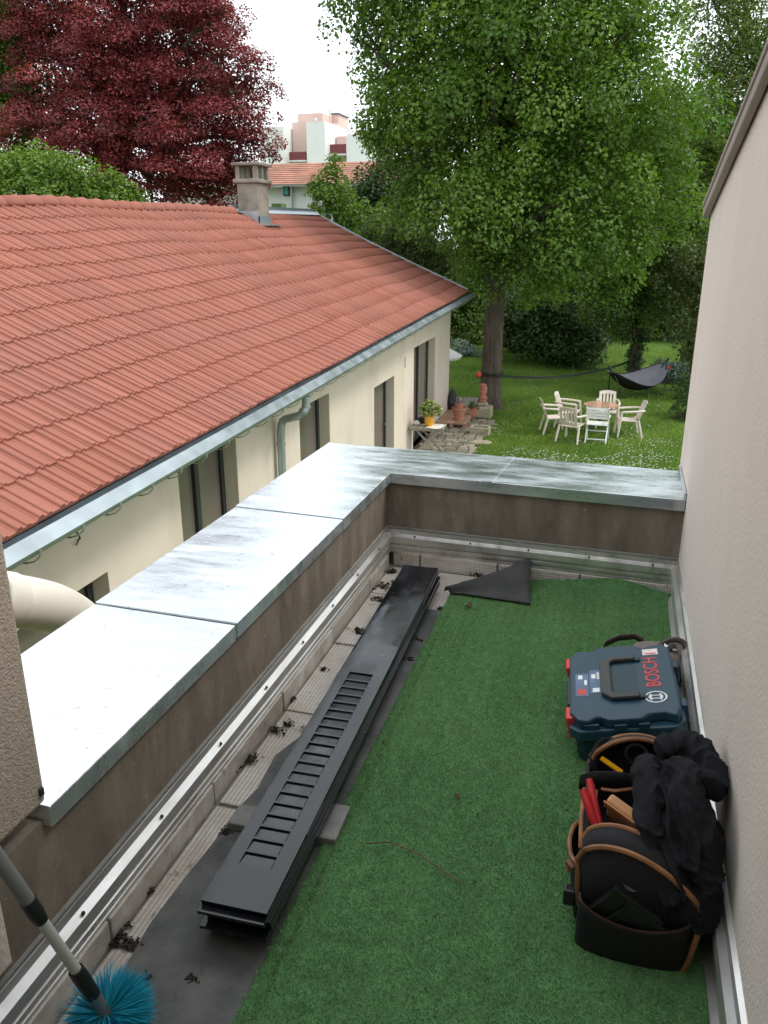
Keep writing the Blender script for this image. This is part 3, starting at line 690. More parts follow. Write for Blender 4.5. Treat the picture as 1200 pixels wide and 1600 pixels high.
# gutter: trough, wide pale front lip, brackets
gp = [(-.10, .02), (-.08, -.09), (-.01, -.13), (.05, -.10), (.075, -.02), (.085, .005), (.175, -.065), (.172, -.085), (.13, -.125), (.06, -.165), (-.02, -.175)]
def gpt(y, o, z): e = E1+ed*(E1.y-y); return Vector((e.x+.045+o, y, e.z-.035+z))
mb = MB(); ysg = [1.6+(21.66-1.6)*k/30 for k in range(31)]
for y in ysg: mb.v += [tuple(gpt(y, o, z)) for o, z in gp]
n = len(gp); mb.f += [(i*n+k, i*n+k+1, (i+1)*n+k+1, (i+1)*n+k) for i in range(30) for k in range(n-1)]
gut = mb.build('gutter', 'gutter', house, True, smooth=True)
for k in range(int(19/0.47)):
    y = 2.2+k*.47; q = [gpt(y, .172, -.078), gpt(y, .168, -.12), gpt(y, .12, -.165), gpt(y, .05, -.188), gpt(y, -.05, -.19)]
    m2 = MB()
    for a, b in zip(q[:-1], q[1:]): m2.bar(a, b, .026, .006, (1, 0, 1))
    m2.build('gutter_bracket', 'gutter', gut, True)
fb = MB()
for k in range(20):
    a, b = 1.7+k*.995, 1.7+(k+1)*.995; fb.bar(gpt(a, -.12, -.02), gpt(b, -.12, -.02), .03, .14)
fb.build('fascia_board', 'dark', house, True)
MB().add([gpt(1.7, -.1, -.10), gpt(21.6, -.1, -.10), hpt(0, -.02, wtop(0)-.01), hpt(HL, -.02, wtop(HL)-.01)], [(0, 1, 2, 3)]).build('soffit', 'cream', house, True)
# downpipe with swan neck
py_ = atx(463, 628, -3.85).y; top = gpt(py_, .08, -.15); sw, zw = wall_s(430, 700); b0 = hpt(sw, .085, 0)
dp = [top, top+Vector((0, 0, -.14)), top+Vector((-.03, -.05, -.22)), top.lerp(Vector((b0.x, b0.y, top.z)), .5)+Vector((0, 0, -.30)), Vector((b0.x+.02, b0.y+.04, top.z-.36)), Vector((b0.x, b0.y, top.z-.48)), Vector((b0.x, b0.y, top.z-.8)), Vector((b0.x, b0.y, G))]
for _ in range(2): dp = [dp[0]]+[p for a_, b_ in zip(dp[:-1], dp[1:]) for p in (a_.lerp(b_, .25), a_.lerp(b_, .75))]+[dp[-1]]
dpo = MB().tube(dp, .052, 14).build('downpipe', 'gutter', house, True, smooth=True)
MB().tube([Vector((b0.x, b0.y, top.z-.66)), Vector((b0.x, b0.y, top.z-.70))], .060, 14).build('pipe_collar', 'gutter', dpo, True)
MB().tube([top+Vector((0, 0, -.12)), top+Vector((0, 0, -.15))], .058, 14).build('pipe_collar', 'gutter', dpo, True)

# ================================================================== things on the terrace
def rigid(loc, rz=0, rx=0, ry=0): return Matrix.Translation(loc) @ Matrix.Rotation(rz, 4, 'Z') @ Matrix.Rotation(ry, 4, 'Y') @ Matrix.Rotation(rx, 4, 'X')
# ---- stack of black louvred panels
TZ = FZ+0.110
nl, nr_, fl2, fr2 = (atz(*p, TZ) for p in ((315, 1406), (415, 1428), (630, 883), (686, 887)))
nc, fc = (nl+nr_)/2, (fl2+fr2)/2; PL = (fc-nc).length; PW = ((nr_-nl).length+(fr2-fl2).length)/2
pang = math.atan2(-(fc.x-nc.x), fc.y-nc.y)
def on_panel(px, py): p = atz(px, py, TZ)-nc; return p.x*math.cos(pang)+p.y*math.sin(pang), -p.x*math.sin(pang)+p.y*math.cos(pang)
lyA, lyB = on_panel(395, 1352)[1], on_panel(566, 1052)[1]
plabels = ['black enamelled metal louvre panel on top of the stack beside the turf',
           'black metal panel directly under the topmost louvre panel of the stack',
           'black metal panel third from the top of the louvre stack',
           'black metal panel third from the bottom of the louvre stack',
           'black metal panel second from the bottom of the louvre stack',
           'black metal panel at the bottom of the louvre stack']
for k in range(6):
    rr = random.Random(k+3); dx, dy = (0, 0) if k == 0 else (rr.uniform(-.004, .010), rr.uniform(-.02, .012))
    z = TZ-k*0.0135
    o = thing('louvre_panel', plabels[k], 'metal panel', (nc.x+dx, nc.y+dy, z), (0, 0, pang+(0 if k == 0 else rr.uniform(-.006, .004))), 'stacked louvre panels')
    xl, xr = -PW/2, PW/2; a, b = -PW*0.27, PW*0.245
    if k == 0:
        pl = MB(); n = 20; st = (lyB-lyA)/n; br = st*0.16
        pl.box(xl, a, 0, PL, -.003, 0); pl.box(b, xr, 0, PL, -.003, 0); pl.box(a, b, 0, lyA-br, -.003, 0); pl.box(a, b, lyB, PL, -.003, 0)
        for i in range(n): pl.box(a, b, lyA+st*i-br, lyA+st*i, -.003, 0)
        pl.build('plate', 'black', o)
        for i in range(n):
            y0, y1 = lyA+st*i, lyA+st*(i+1)-br
            MB().add([(a+.002, y0, -.0005), (b-.002, y0, -.0005), (b-.003, y1+.003, -.0045), (a+.003, y1+.003, -.0045),
                      (a+.002, y0, -.0020), (b-.002, y0, -.0020), (b-.003, y1+.003, -.0060), (a+.003, y1+.003, -.0060)],
                     [(0, 1, 2, 3), (7, 6, 5, 4), (0, 4, 5, 1), (1, 5, 6, 2), (2, 6, 7, 3), (3, 7, 4, 0)]).build('louvre', 'black', o)
    else:
        MB().box(xl, xr, 0, PL, -.003, 0).build('plate', 'black', o)
    MB().box(xl, xl+.0025, .002, PL-.002, -.0115, -.0031).build('folded_edge', 'black', o)
    MB().box(xr-.0025, xr, .002, PL-.002, -.0115, -.0031).build('folded_edge', 'black', o)
    MB().box(xl+.003, xr-.003, .003, .0055, -.0105, -.0031).build('folded_edge', 'black', o)
SB = TZ-6*.0135-.001
for (px, py, L_, lab) in ((512, 1310, .13, 'grey concrete slab poking out from under the louvre stack onto the turf'),
                          (356, 1285, .075, 'small grey concrete block beside the foil boards, under the louvre stack')):
    p = atz(px, py, SB)
    bw = .06 if px > 500 else .14
    o = MB().box(-bw if px > 500 else 0, .020 if px > 500 else bw, 0, L_, FZ+.004, SB-.0005, rigid((p.x, p.y, 0), pang)).build('support_block', 'concrete', bevel=0.003)
    tag(o, lab, 'block', 'blocks under the panel stack')

# ---- power tool case
case = thing('tool_case', 'dark teal plastic power tool case with red latches and printed lid', 'tool case', (-.018, 2.0, FZ+.013), (0, R(-12), R(4)))
CW, CD, CHt = .318, .440, .142
def chamfer(x0, x1, y0, y1, c): return [(x0+c, y0), (x1-c, y0), (x1, y0+c), (x1, y1-c), (x1-c, y1), (x0+c, y1), (x0, y1-c), (x0, y0+c)]
MB().prism(chamfer(.012, CW-.012, .02, CD-.02, .02), .0, .078).build('body', 'tealdark', case, bevel=0.006)
MB().prism(chamfer(.0, CW, .0, CD, .028), .079, .112).build('lid_rim', 'teal', case, bevel=0.005)
# lid top with notched sides
lidp = [(.03, .015), (.055, .006), (.085, .028), (.115, .006), (.20, .006), (.225, .028), (.265, .03), (.295, .012), (CW-.008, .05), (CW-.004, CD-.05), (.295, CD-.012), (.235, CD-.03), (.205, CD-.006), (.10, CD-.006), (.08, CD-.028), (.03, CD-.02), (.006, CD-.06), (.006, .06)]
lid = MB().prism(lidp, .1121, CHt).build('lid', 'teal', case, bevel=0.006)
# recess frame under the handle, handle in dark grey
MB().prism([(.128, .135), (.205, .135), (.205, CD-.135), (.128, CD-.135)], CHt, CHt+.0015).build('handle_recess', 'tealdark', lid)
hd = MB(); hp = [(.205, .098), (.128, .098), (.098, .132), (.098, CD-.132), (.128, CD-.098), (.205, CD-.098), (.205, CD-.122), (.140, CD-.122), (.130, CD-.134), (.130, .134), (.140, .122), (.205, .122)]
MB().prism(hp, CHt+.001, CHt+.015).build('handle', 'handle', lid, bevel=0.004)
for y in (.105, CD-.118): MB().box(.204, .222, y-.004, y+.018, CHt, CHt+.008).build('handle_socket', 'tealdark', lid, bevel=0.003)
for y0 in (.045, CD-.105): MB().box(-.007, .022, y0, y0+.062, .062, .130).build('latch', 'latch', case, bevel=0.004)
MB().box(-.004, .014, .14, CD-.14, .05, .118).build('front_grip', 'handle', case, bevel=0.004)
for (x0, x1, y) in ((.045, .085, .004), (.125, .16, -.003), (.19, .22, -.003)): MB().box(x0, x1, y, y+.008, .106, .128).build('side_clip', 'teal', case, bevel=0.002)
ab = MB(); ab.box(.105, .215, CD-.006, CD+.012, .10, .118); ab.build('rear_clip_bar', 'teal', case, bevel=0.003)
for x0 in (.112, .172): MB().box(x0, x0+.035, CD+.0, CD+.016, .1185, .126).build('side_clip', 'tealdark', case, bevel=0.002)
MB().box(CW-.006, CW+.012, .09, .13, .06, .12).build('hinge', 'teal', case, bevel=0.003); MB().box(CW-.006, CW+.012, CD-.13, CD-.09, .06, .12).build('hinge', 'teal', case, bevel=0.003)
PZ = CHt+.0006
MB().box(.024, .062, .138, .268, PZ-.0005, PZ).build('label', 'bluelabel', lid); MB().box(.066, .100, .150, .285, PZ-.0005, PZ+.0001).build('label', 'bluelabel', lid)
for x0, x1, y0, y1, m_ in ((.030, .055, .146, .176, 'redprint'), (.032, .045, .235, .258, 'whiteprint'), (.074, .094, .156, .178, 'whiteprint'), (.072, .084, .235, .260, 'whiteprint'), (.050, .058, .200, .228, 'whiteprint'), (.088, .095, .23, .27, 'sticker')):
    MB().box(x0, x1, y0, y1, PZ+.0002, PZ+.0006).build('label_print', m_, lid)
MB().box(.232, .278, CD-.085, CD-.048, PZ, PZ+.0006).build('sticker', 'sticker', lid); MB().box(.238, .272, CD-.080, CD-.074, PZ+.0007, PZ+.001).build('sticker_print', 'redprint', lid)
def text_mesh(body, size, name):
    c = bpy.data.curves.new(name, 'FONT'); c.body = body; c.size = size; c.extrude = .0005; c.offset = size*0.012; c.align_x = 'LEFT'
    o = bpy.data.objects.new(name, c); COL.objects.link(o); dg = bpy.context.evaluated_depsgraph_get()
    me = bpy.data.meshes.new_from_object(o.evaluated_get(dg)); bpy.data.objects.remove(o); return me
me = text_mesh('BOSCH', .0555, 'lettering')
xs_ = [v.co.x for v in me.vertices]; kx = .172/(max(xs_)-min(xs_))
Mt = Matrix(((0, -1.05, 0, .268), (kx, 0, 0, .162), (0, 0, 1, PZ), (0, 0, 0, 1)))
me.transform(Mt); link_mesh(me, 'lettering', 'redprint', lid)
em = MB(); n = 28; ex, ey = .248, .108
for i in range(n):
    a0, a1 = 2*math.pi*i/n, 2*math.pi*(i+1)/n
    em.add([(ex+r*math.cos(a), ey+r*math.sin(a), PZ+.0006) for a in (a0, a1) for r in (.0265, .0310)], [(0, 1, 3, 2)])
for s in (-1, 1):
    em.box(ex-.011, ex+.011, ey+s*.0080-.0018, ey+s*.0080+.0018, PZ, PZ+.0006)
    for i in range(6):
        a0, a1 = R(-46+i*15.3), R(-46+(i+1)*15.3); em.add([(ex+s*r*math.cos(a), ey+r*math.sin(a), PZ+.0006) for a in (a0, a1) for r in (.0165, .0200)], [(0, 1, 3, 2)])
    em.box(ex-.0155 if s < 0 else ex+.0110, ex-.0110 if s < 0 else ex+.0155, ey-.017, ey+.017, PZ, PZ+.0006)
em.build('emblem', 'whiteprint', lid)

# ---- open tool bag
bag = thing('tool_bag', 'open black canvas tool bag edged in tan leather standing against the wall', 'tool bag', (.14, 1.57, FZ))
def rect_loft(levels, name, m, inner=None, **kw):
    """levels: (z, x0, x1, y0, y1, corner radius)"""
    mb = MB(); K = 6; n = 4*K
    for z, x0, x1, y0, y1, r in levels:
        for ci, (cx, cy, a0) in enumerate(((x1-r, y0+r, -90), (x1-r, y1-r, 0), (x0+r, y1-r, 90), (x0+r, y0+r, 180))):
            for k in range(K):
                a = R(a0+90*k/(K-1)); mb.v.append((cx+r*math.cos(a), cy+r*math.sin(a), z))
    L_ = len(levels); mb.f += [(i*n+k, i*n+(k+1) % n, (i+1)*n+(k+1) % n, (i+1)*n+k) for i in range(L_-1) for k in range(n)]
    mb.f.append(tuple(range(n))[::-1]); mb.f.append(tuple((L_-1)*n+k for k in range(n)))
    return mb.build(name, m, bag, True, smooth=True, **kw)
ZT = FZ+.215
rect_loft([(FZ+.002, .055, .245, 1.405, 1.735, .02), (FZ+.06, .045, .252, 1.398, 1.75, .03), (FZ+.15, .025, .258, 1.40, 1.765, .03), (ZT, .012, .262, 1.405, 1.775, .03),
           (ZT+.002, .020, .254, 1.413, 1.767, .025), (FZ+.10, .045, .245, 1.42, 1.75, .02)], 'body', 'canvas')
def ribbon(pts, offs, name, m, parent=bag, solid=.003):
    mb = MB(); pts = [Vector(p) for p in pts]; offs = [Vector(o) for o in (offs if hasattr(offs[0], '__len__') else [offs]*len(pts))]
    for p, o in zip(pts, offs): mb.v += [tuple(p), tuple(p+o)]
    mb.f += [(2*i, 2*i+1, 2*i+3, 2*i+2) for i in range(len(pts)-1)]
    return mb.build(name, m, parent, True, smooth=True, solid=solid)
def arc(p, q, h, n=14, skew=0.0, sag=(0, 0, 0)):
    p, q = Vector(p), Vector(q); o = []
    for i in range(n+1):
        t = i/n; s = math.sin(math.pi*(t**(1+skew)))**0.6
        o.append(p.lerp(q, t)+Vector((0, 0, h*s))+Vector(sag)*s)
    return o
# near mouth band: two tan edges with black canvas between, arching over the near end
nA = arc((.010, 1.418, ZT-.015), (.262, 1.372, ZT-.055), .085, 18, -.15, (0, -.012, 0)); nB = arc((.016, 1.462, ZT-.0), (.258, 1.420, ZT-.04), .080, 18, -.15)
ribbon(nA, [b-a for a, b in zip(nA, nB)], 'mouth_band', 'canvas')
MB().tube(nA, .0062, 7).build('leather_trim', 'tan', bag, True, smooth=True); MB().tube(nB, .0055, 7).build('leather_trim', 'tan', bag, True, smooth=True)
# end panel hanging below the near band, pocket in front of it
mb = MB()
for i, a in enumerate(nA):
    t = i/(len(nA)-1); lo = Vector((.030+.205*t, 1.398, FZ+.03)); mb.v += [tuple(a), tuple(a.lerp(lo, .5)+Vector((0, -.004, 0))), tuple(lo)]
mb.f += [(3*i+j, 3*i+j+1, 3*i+3+j+1, 3*i+3+j) for i in range(len(nA)-1) for j in range(2)]
mb.build('end_panel', 'canvas', bag, True, smooth=True, solid=.004)
def pocket(u, v):
    a = math.pi*u; x = .022+.222*(0.5-0.5*math.cos(a)); y = 1.396-.045*math.sin(a)**0.6*(0.75+.25*v); z = FZ+.004+(.120+.012*math.cos(a*2))*v
    return (x, y, z)
MB().grid(18, 8, pocket).build('front_pocket', 'canvas', bag, True, smooth=True, solid=.005)
MB().tube([pocket(i/17, 1) for i in range(18)], .0032, 6).build('pocket_binding', 'brownleather', bag, True, smooth=True)
# right trim hanging down
MB().tube([(.262, 1.374, ZT-.055), (.252, 1.366, FZ+.10), (.246, 1.368, FZ+.05), (.238, 1.372, FZ+.01)], [.0062, .006, .0055, .005], 7).build('leather_trim', 'tan', bag, True, smooth=True)
MB().tube([(.012, 1.418, ZT-.015), (.016, 1.404, FZ+.14), (.022, 1.398, FZ+.10)], [.006, .0055, .0045], 7).build('leather_trim', 'tan', bag, True, smooth=True)
# far arch
fA = arc((.020, 1.745, ZT+.0), (.262, 1.755, ZT-.01), .090, 16); fB = arc((.020, 1.785, ZT-.01), (.262, 1.795, ZT-.02), .085, 16)
ribbon(fA, [b-a for a, b in zip(fA, fB)], 'mouth_band', 'canvas'); MB().tube(fA, .0060, 7).build('leather_trim', 'tan', bag, True, smooth=True); MB().tube(fB, .0050, 7).build('leather_trim', 'tan', bag, True, smooth=True)
mb = MB()
for i, a in enumerate(fB):
    t = i/(len(fB)-1); mb.v += [tuple(a), (.03+.22*t, 1.775, FZ+.02)]
mb.f += [(2*i, 2*i+1, 2*i+3, 2*i+2) for i in range(len(fB)-1)]
mb.build('end_panel', 'canvas', bag, True, smooth=True, solid=.004)
# left rim: two leather strips with canvas between
for off, m_ in ((0.0, 'tan'), (.026, 'tan')):
    ribbon([(.010+off, 1.43, ZT+.006), (.006+off, 1.53, ZT+.010), (.008+off, 1.63, ZT+.008)], (.009, 0, .001), 'leather_trim', m_)
ribbon([(.018, 1.42, ZT+.004), (.014, 1.53, ZT+.008), (.016, 1.66, ZT+.006)], (.020, 0, .0), 'rim_band', 'canvas')
# outside pocket on the left with rolled leather edge
def lpocket(u, v): return (.020-.030*math.sin(math.pi*u)**.7*(.4+.6*v), 1.43+.17*u, FZ+.03+.135*v)
MB().grid(12, 6, lpocket).build('side_pocket', 'canvas', bag, True, smooth=True, solid=.004)
MB().tube([Vector(lpocket(i/11, 1))+Vector((0, 0, .004*math.sin(i*1.7))) for i in range(12)], .0052, 7).build('leather_trim', 'tan', bag, True, smooth=True)
MB().tube([(.004, 1.425, ZT-.045), (-.008, 1.435, ZT-.04), (-.010, 1.45, ZT-.055), (-.004, 1.44, ZT-.07)], .006, 6).build('leather_loop', 'tan', bag, True, smooth=True)
MB().box(-.012, .014, 1.405, 1.428, FZ+.085, FZ+.125).build('buckle', 'blackplastic', bag, True, bevel=.004)
# handle strap across the mouth, sticking out to the left
st_ = [(.135, 1.655, ZT+.050), (.08, 1.652, ZT+.052), (.03, 1.648, ZT+.045), (.000, 1.646, ZT+.030), (.002, 1.660, ZT+.012), (.03, 1.675, ZT+.02), (.09, 1.685, ZT+.03)]
ribbon(st_, (0, -.004, -.030), 'carry_strap', 'canvas'); MB().tube([(.05, 1.632, ZT+.012), (.08, 1.628, ZT+.016), (.12, 1.640, ZT+.022)], .004, 6).build('leather_trim', 'tan', bag, True)
ribbon([(.045, 1.775, ZT+.055), (.03, 1.765, ZT+.045), (.018, 1.745, ZT+.02), (.02, 1.72, ZT-.01)], (.022, .01, .0), 'carry_strap', 'canvas')
MB().lathe([(.019, 0), (.019, .003), (.006, .0035), (.0055, .002)], 22, Matrix.Translation((.122, 1.392, FZ+.195)) @ Matrix.Rotation(R(72), 4, 'X')).build('metal_disc', 'steel', bag, True)
MB().box(.145, .195, 1.3905, 1.393, FZ+.155, FZ+.172).build('leather_patch', 'tan', bag, True)

def single(mb, name, m, label, cat, group=None, **kw):
    return tag(mb.build(name, m, **kw), label, cat, group)
# contents of the bag
pk = thing('folding_case', 'glossy black flat case stuck slanting into the front pocket of the bag', 'case', (.10, 1.375, FZ+.10))
Mk = rigid((.098, 1.376, FZ+.105), 0, R(6), R(32)); MB().box(-.055, .055, -.008, .008, -.06, .075, Mk).build('cover', 'blackplastic', pk, True, bevel=.003)
MB().box(-.058, .058, -.0115, -.0085, .062, .078, Mk).build('edge_strip', 'blackplastic', pk, True, bevel=.002)
Mk = rigid((.135, 1.366, FZ+.09), 0, R(4), R(34)); single(MB().box(-.06, .06, -.006, .006, -.055, .06, Mk), 'notebook', 'blackplastic', 'thin black notebook leaning in front pocket of the bag', 'notebook', bevel=.002)
pl = thing('pliers', 'pair of pliers with bright red grips sticking out of the bag', 'pliers', (.06, 1.5, ZT))
for (a, b, c) in (((.020, 1.575, ZT+.075), (.034, 1.54, ZT+.045), (.056, 1.49, ZT+.0)), ((.008, 1.540, ZT+.070), (.028, 1.510, ZT+.042), (.054, 1.48, ZT+.0))):
    MB().tube([a, Vector(a).lerp(Vector(b), .5), b, Vector(b).lerp(Vector(c), .5), c], [.0075, .0095, .0095, .009, .008], 9).build('grip', 'redgrip', pl, True, smooth=True)
MB().tube([(.055, 1.486, ZT), (.062, 1.475, ZT-.05)], [.009, .006], 8).build('jaws', 'steel', pl, True)
po = thing('leather_pouch', 'pale tan leather pouch with stitched flap inside the tool bag', 'pouch', (.095, 1.55, ZT))
Mp = rigid((.100, 1.545, ZT+.018), R(-28), R(28), R(12))
MB().box(-.038, .038, -.012, .012, -.055, .045, Mp).build('pocket', 'pouch', po, True, bevel=.006); MB().box(-.041, .041, -.017, -.0125, .018, .047, Mp).build('flap', 'pouch', po, True, bevel=.003)
MB().box(.008, .022, -.0145, -.0122, -.012, .004, Mp).build('badge', 'bluelabel', po, True); MB().box(.020, .036, -.0145, -.0122, -.035, -.018, Mp).build('badge', 'whiteprint', po, True)
single(MB().bar((.045, 1.735, ZT+.025), (.095, 1.712, ZT+.010), .014, .004), 'folding_rule', 'yellow', 'yellow folding rule showing inside the far end of the bag', 'ruler')
tp_ = MB()
for i in range(16):
    a = 2*math.pi*i/16; tp_.v.append((.125+.024*math.cos(a), 1.735+.010*math.sin(a), ZT+.052+.020*math.sin(a)))
ring = [Vector(v) for v in tp_.v]
single(MB().tube(ring+[ring[0]], .004, 6), 'carabiner', 'blackplastic', 'black carabiner ring hanging inside far mouth of the bag', 'carabiner', smooth=True)
# jacket
def jacket():
    import bmesh
    bm = bmesh.new(); bmesh.ops.create_icosphere(bm, subdivisions=6, radius=1.0)
    for v in bm.verts:
        d = v.co.normalized(); p = Vector((d.x*.098, d.y*.205, d.z*.150))
        q = d*1.5; sw = Vector((q.x*1.5+.9*q.y, q.y*.9-.6*q.z, q.z*1.1+.5*q.x))+mnoise.noise_vector(q*.9)*0.8
        rid = 1-abs(mnoise.noise(sw*1.0)); rid2 = 1-abs(mnoise.noise(sw*2.3+Vector((7, 3, 1))))
        k = 0.78+0.20*(rid**4)+0.085*(rid2**4)+0.14*mnoise.noise(q*0.8+Vector((3, 9, 2)))+.02*mnoise.noise(q*7)
        p *= k
        w_ = Vector((.210, 1.555, FZ+.205))+p
        if w_.z > FZ+.22 and w_.x < .16: w_.z -= 0.3*(.16-w_.x)
        w_.x = min(w_.x, XR-.004-.004*abs(mnoise.noise(q*3)))
        w_.z = max(w_.z, FZ+.016)
        v.co = w_
    me_ = bpy.data.meshes.new('jacket'); bm.to_mesh(me_); bm.free()
    me_.polygons.foreach_set('use_smooth', [True]*len(me_.polygons)); return me_
jt = thing('jacket', 'crumpled black fleece jacket thrown over the tool bag against the wall', 'jacket', (.21, 1.555, FZ+.02))
jme = jacket(); jme.transform(wm(jt).inverted()); jk = link_mesh(jme, 'body', 'cloth', jt); md = jk.modifiers.new('soft', 'SMOOTH'); md.factor = .5; md.iterations = 3
def sleeve(pts, r0, seed):
    pts = [Vector(p) for p in pts]
    for _ in range(3): pts = [pts[0]]+[q for a_, b_ in zip(pts[:-1], pts[1:]) for q in (a_.lerp(b_, .25), a_.lerp(b_, .75))]+[pts[-1]]
    pts = [q for a_, b_ in zip(pts[:-1], pts[1:]) for q in (a_, a_.lerp(b_, .5))]+[pts[-1]]
    mb = MB(); n_ = len(pts); mb.tube(pts, [r0*(.35+.75*math.sin(math.pi*(.12+.76*i/(n_-1)))) for i in range(n_)], 40)
    nv = []
    for k_, v in enumerate(mb.v):
        c_ = pts[min(k_//40, n_-1)]; v = Vector(v); d_ = v-c_; q = v*17+mnoise.noise_vector(v*11)*.9+Vector((seed, 0, 0)); q = Vector((q.x+q.y*.6, q.y*.55-q.z*.4, q.z*1.3))
        nv.append(tuple(c_+d_*(.72+.42*(1-abs(mnoise.noise(q)))**4+.16*mnoise.noise(q*.5)+.12*(1-abs(mnoise.noise(q*2.1)))**4)))
    mb.v = nv
    mb.v = [(min(x, XR-.004), y, z) for x, y, z in mb.v]
    return mb.build('sleeve', 'cloth', jt, True, smooth=True)
sleeve([(.150, 1.66, FZ+.300), (.135, 1.60, FZ+.315), (.150, 1.53, FZ+.318), (.145, 1.46, FZ+.285), (.160, 1.42, FZ+.235)], .030, 1)
sleeve([(.170, 1.69, FZ+.315), (.215, 1.715, FZ+.325), (.262, 1.69, FZ+.325), (.285, 1.62, FZ+.320), (.270, 1.55, FZ+.335)], .034, 4)
sleeve([(.190, 1.60, FZ+.345), (.225, 1.56, FZ+.350), (.215, 1.50, FZ+.340), (.245, 1.45, FZ+.300), (.265, 1.40, FZ+.22), (.262, 1.385, FZ+.12)], .033, 7)

# ---- shoulder bag behind the case
sb = thing('shoulder_bag', 'grey checked shoulder bag with dark brown leather edging behind the teal case', 'bag', (.212, 2.565, FZ), (0, 0, R(14)))
def pillow(u, v, rx=.088, ry=.075, rz=.062, e=.55):
    a, b = 2*math.pi*u, math.pi*(v-.5); s = lambda x, p: math.copysign(abs(x)**p, x)
    return (rx*s(math.cos(b), e)*s(math.cos(a), e), ry*s(math.cos(b), e)*s(math.sin(a), e), .076+rz*s(math.sin(b), .8))
MB().grid(33, 17, pillow).build('body', 'greycloth', sb, smooth=True)
ring2 = [(.040+.046*math.cos(2*math.pi*i/20), -.022+.030*math.sin(2*math.pi*i/20), .112+.030*math.sin(2*math.pi*i/20+.5)+.02) for i in range(21)]
MB().tube(ring2, .0105, 8).build('leather_edge', 'brownleather', sb, smooth=True)
MB().grid(13, 4, lambda u, v: (.040+.044*v*math.cos(2*math.pi*u), -.022+.028*v*math.sin(2*math.pi*u), .135+.028*v*math.sin(2*math.pi*u+.5)+.006*(1-v))).build('end_flap', 'greycloth', sb, smooth=True)
MB().tube([(.020, -.03, .140), (.037, -.02, .146), (.050, -.012, .150)], .008, 8).build('zip_opening', 'blackplastic', sb)
MB().lathe([(.004, 0), (.010, .002), (.009, .004), (.004, .005)], 14, Matrix.Translation((.047, -.028, .141))).build('ring', 'steel', sb)
MB().add([(.008, -.035, .152), (.024, -.03, .156), (.014, -.016, .160)], [(0, 1, 2)]).build('tag', 'whiteprint', sb, solid=.001)
MB().tube([(.088, -.02, .09), (.085, .03, .05), (.07, .05, .04), (.088, -.04, .06), (.08, -.062, .10)], .010, 7).build('leather_edge', 'brownleather', sb, smooth=True)
sp_ = [atz(px, py, z)+Vector((0, 0, 0)) for px, py, z in ((938, 1024, FZ+.05), (946, 1002, FZ+.09), (968, 992, FZ+.11), (992, 990, FZ+.12), (1006, 997, FZ+.11), (1008, 1010, FZ+.09), (992, 1020, FZ+.07), (985, 1032, FZ+.06))]
mb = MB()
for p in sp_: mb.v += [tuple(p), tuple(p+Vector((0, .004, -.024)))]
mb.f += [(2*i, 2*i+1, 2*i+3, 2*i+2) for i in range(len(sp_)-1)]
mb.build('strap', 'brownleather', sb, True, smooth=True, solid=.003)

# ---- telescopic brush
B0 = atz(166, 1584, FZ+.085); B1 = atx(0, 1345, -.905); bd = (B1-B0).normalized(); BL = (B1-B0).length
br = thing('telescopic_brush', 'telescopic pole brush with round head of bright blue bristles', 'brush', (B0.x, B0.y, FZ))
def along(t): return B0+bd*t
tt = [ (along(t)) for t in (0, 1)]
def pole_t(px, py):
    d = ray(px, py); n_ = d.cross(bd); m_ = n_.cross(d); return (CAM-B0).dot(m_)/bd.dot(m_)
tA, tB, tC, tD, tE = pole_t(146, 1555), pole_t(134, 1537), pole_t(122, 1512), pole_t(64, 1440), pole_t(42, 1408)
MB().tube([along(-.004), along(.03), along(tA)], [.0155, .011, .0125], 16).build('socket', 'polegrey', br, True, smooth=True)
MB().tube([along(tA), along(tB*.5+tC*.5), along(tC)], [.0135, .0145, .0135], 16).build('collar', 'blackplastic', br, True, smooth=True)
MB().tube([along(tC), along(tD)], .0098, 16).build('inner_tube', 'polewhite', br, True, smooth=True)
MB().tube([along(tD), along(tD*.5+tE*.5), along(tE)], [.0118, .0150, .0140], 16).build('collar', 'blackplastic', br, True, smooth=True)
MB().tube([along(tE), along(BL+.05)], .0125, 16).build('outer_tube', 'polegrey', br, True, smooth=True)
g = np.random.default_rng(8); n = 5200; ax = -np.array(bd)
D = nrm(g.normal(size=(n, 3))); D = nrm(D-np.outer(D @ ax, ax)*0.55+ax*0.30); D[:, 2] = np.maximum(D[:, 2], -0.42); D = nrm(D)
tuft = nrm(g.normal(size=(46, 3))); 
hub = np.array(B0); P0 = hub+D*0.012; ln = 0.076*g.uniform(.82, 1.10, n); bend = g.normal(0, .05, (n, 3)); P1_ = P0+(D+bend*.4)*ln[:, None]*.6; P2_ = P0+(D+bend)*ln[:, None]
P2_[:, 2] = np.maximum(P2_[:, 2], FZ+.006); P1_[:, 2] = np.maximum(P1_[:, 2], FZ+.006)
sd = nrm(np.cross(D, g.normal(size=(n, 3))))*.0011
V = np.stack([P0-sd, P0+sd, P1_+sd, P1_-sd, P2_], 1).reshape(-1, 3); i5 = np.arange(n)[:, None]*5
Fc = np.concatenate([i5+np.array([[0, 1, 2]]), i5+np.array([[0, 2, 3]]), i5+np.array([[3, 2, 4]])])
np_mesh('bristles', V, Fc, np.repeat(g.random(n), 5), 'bristle', br)

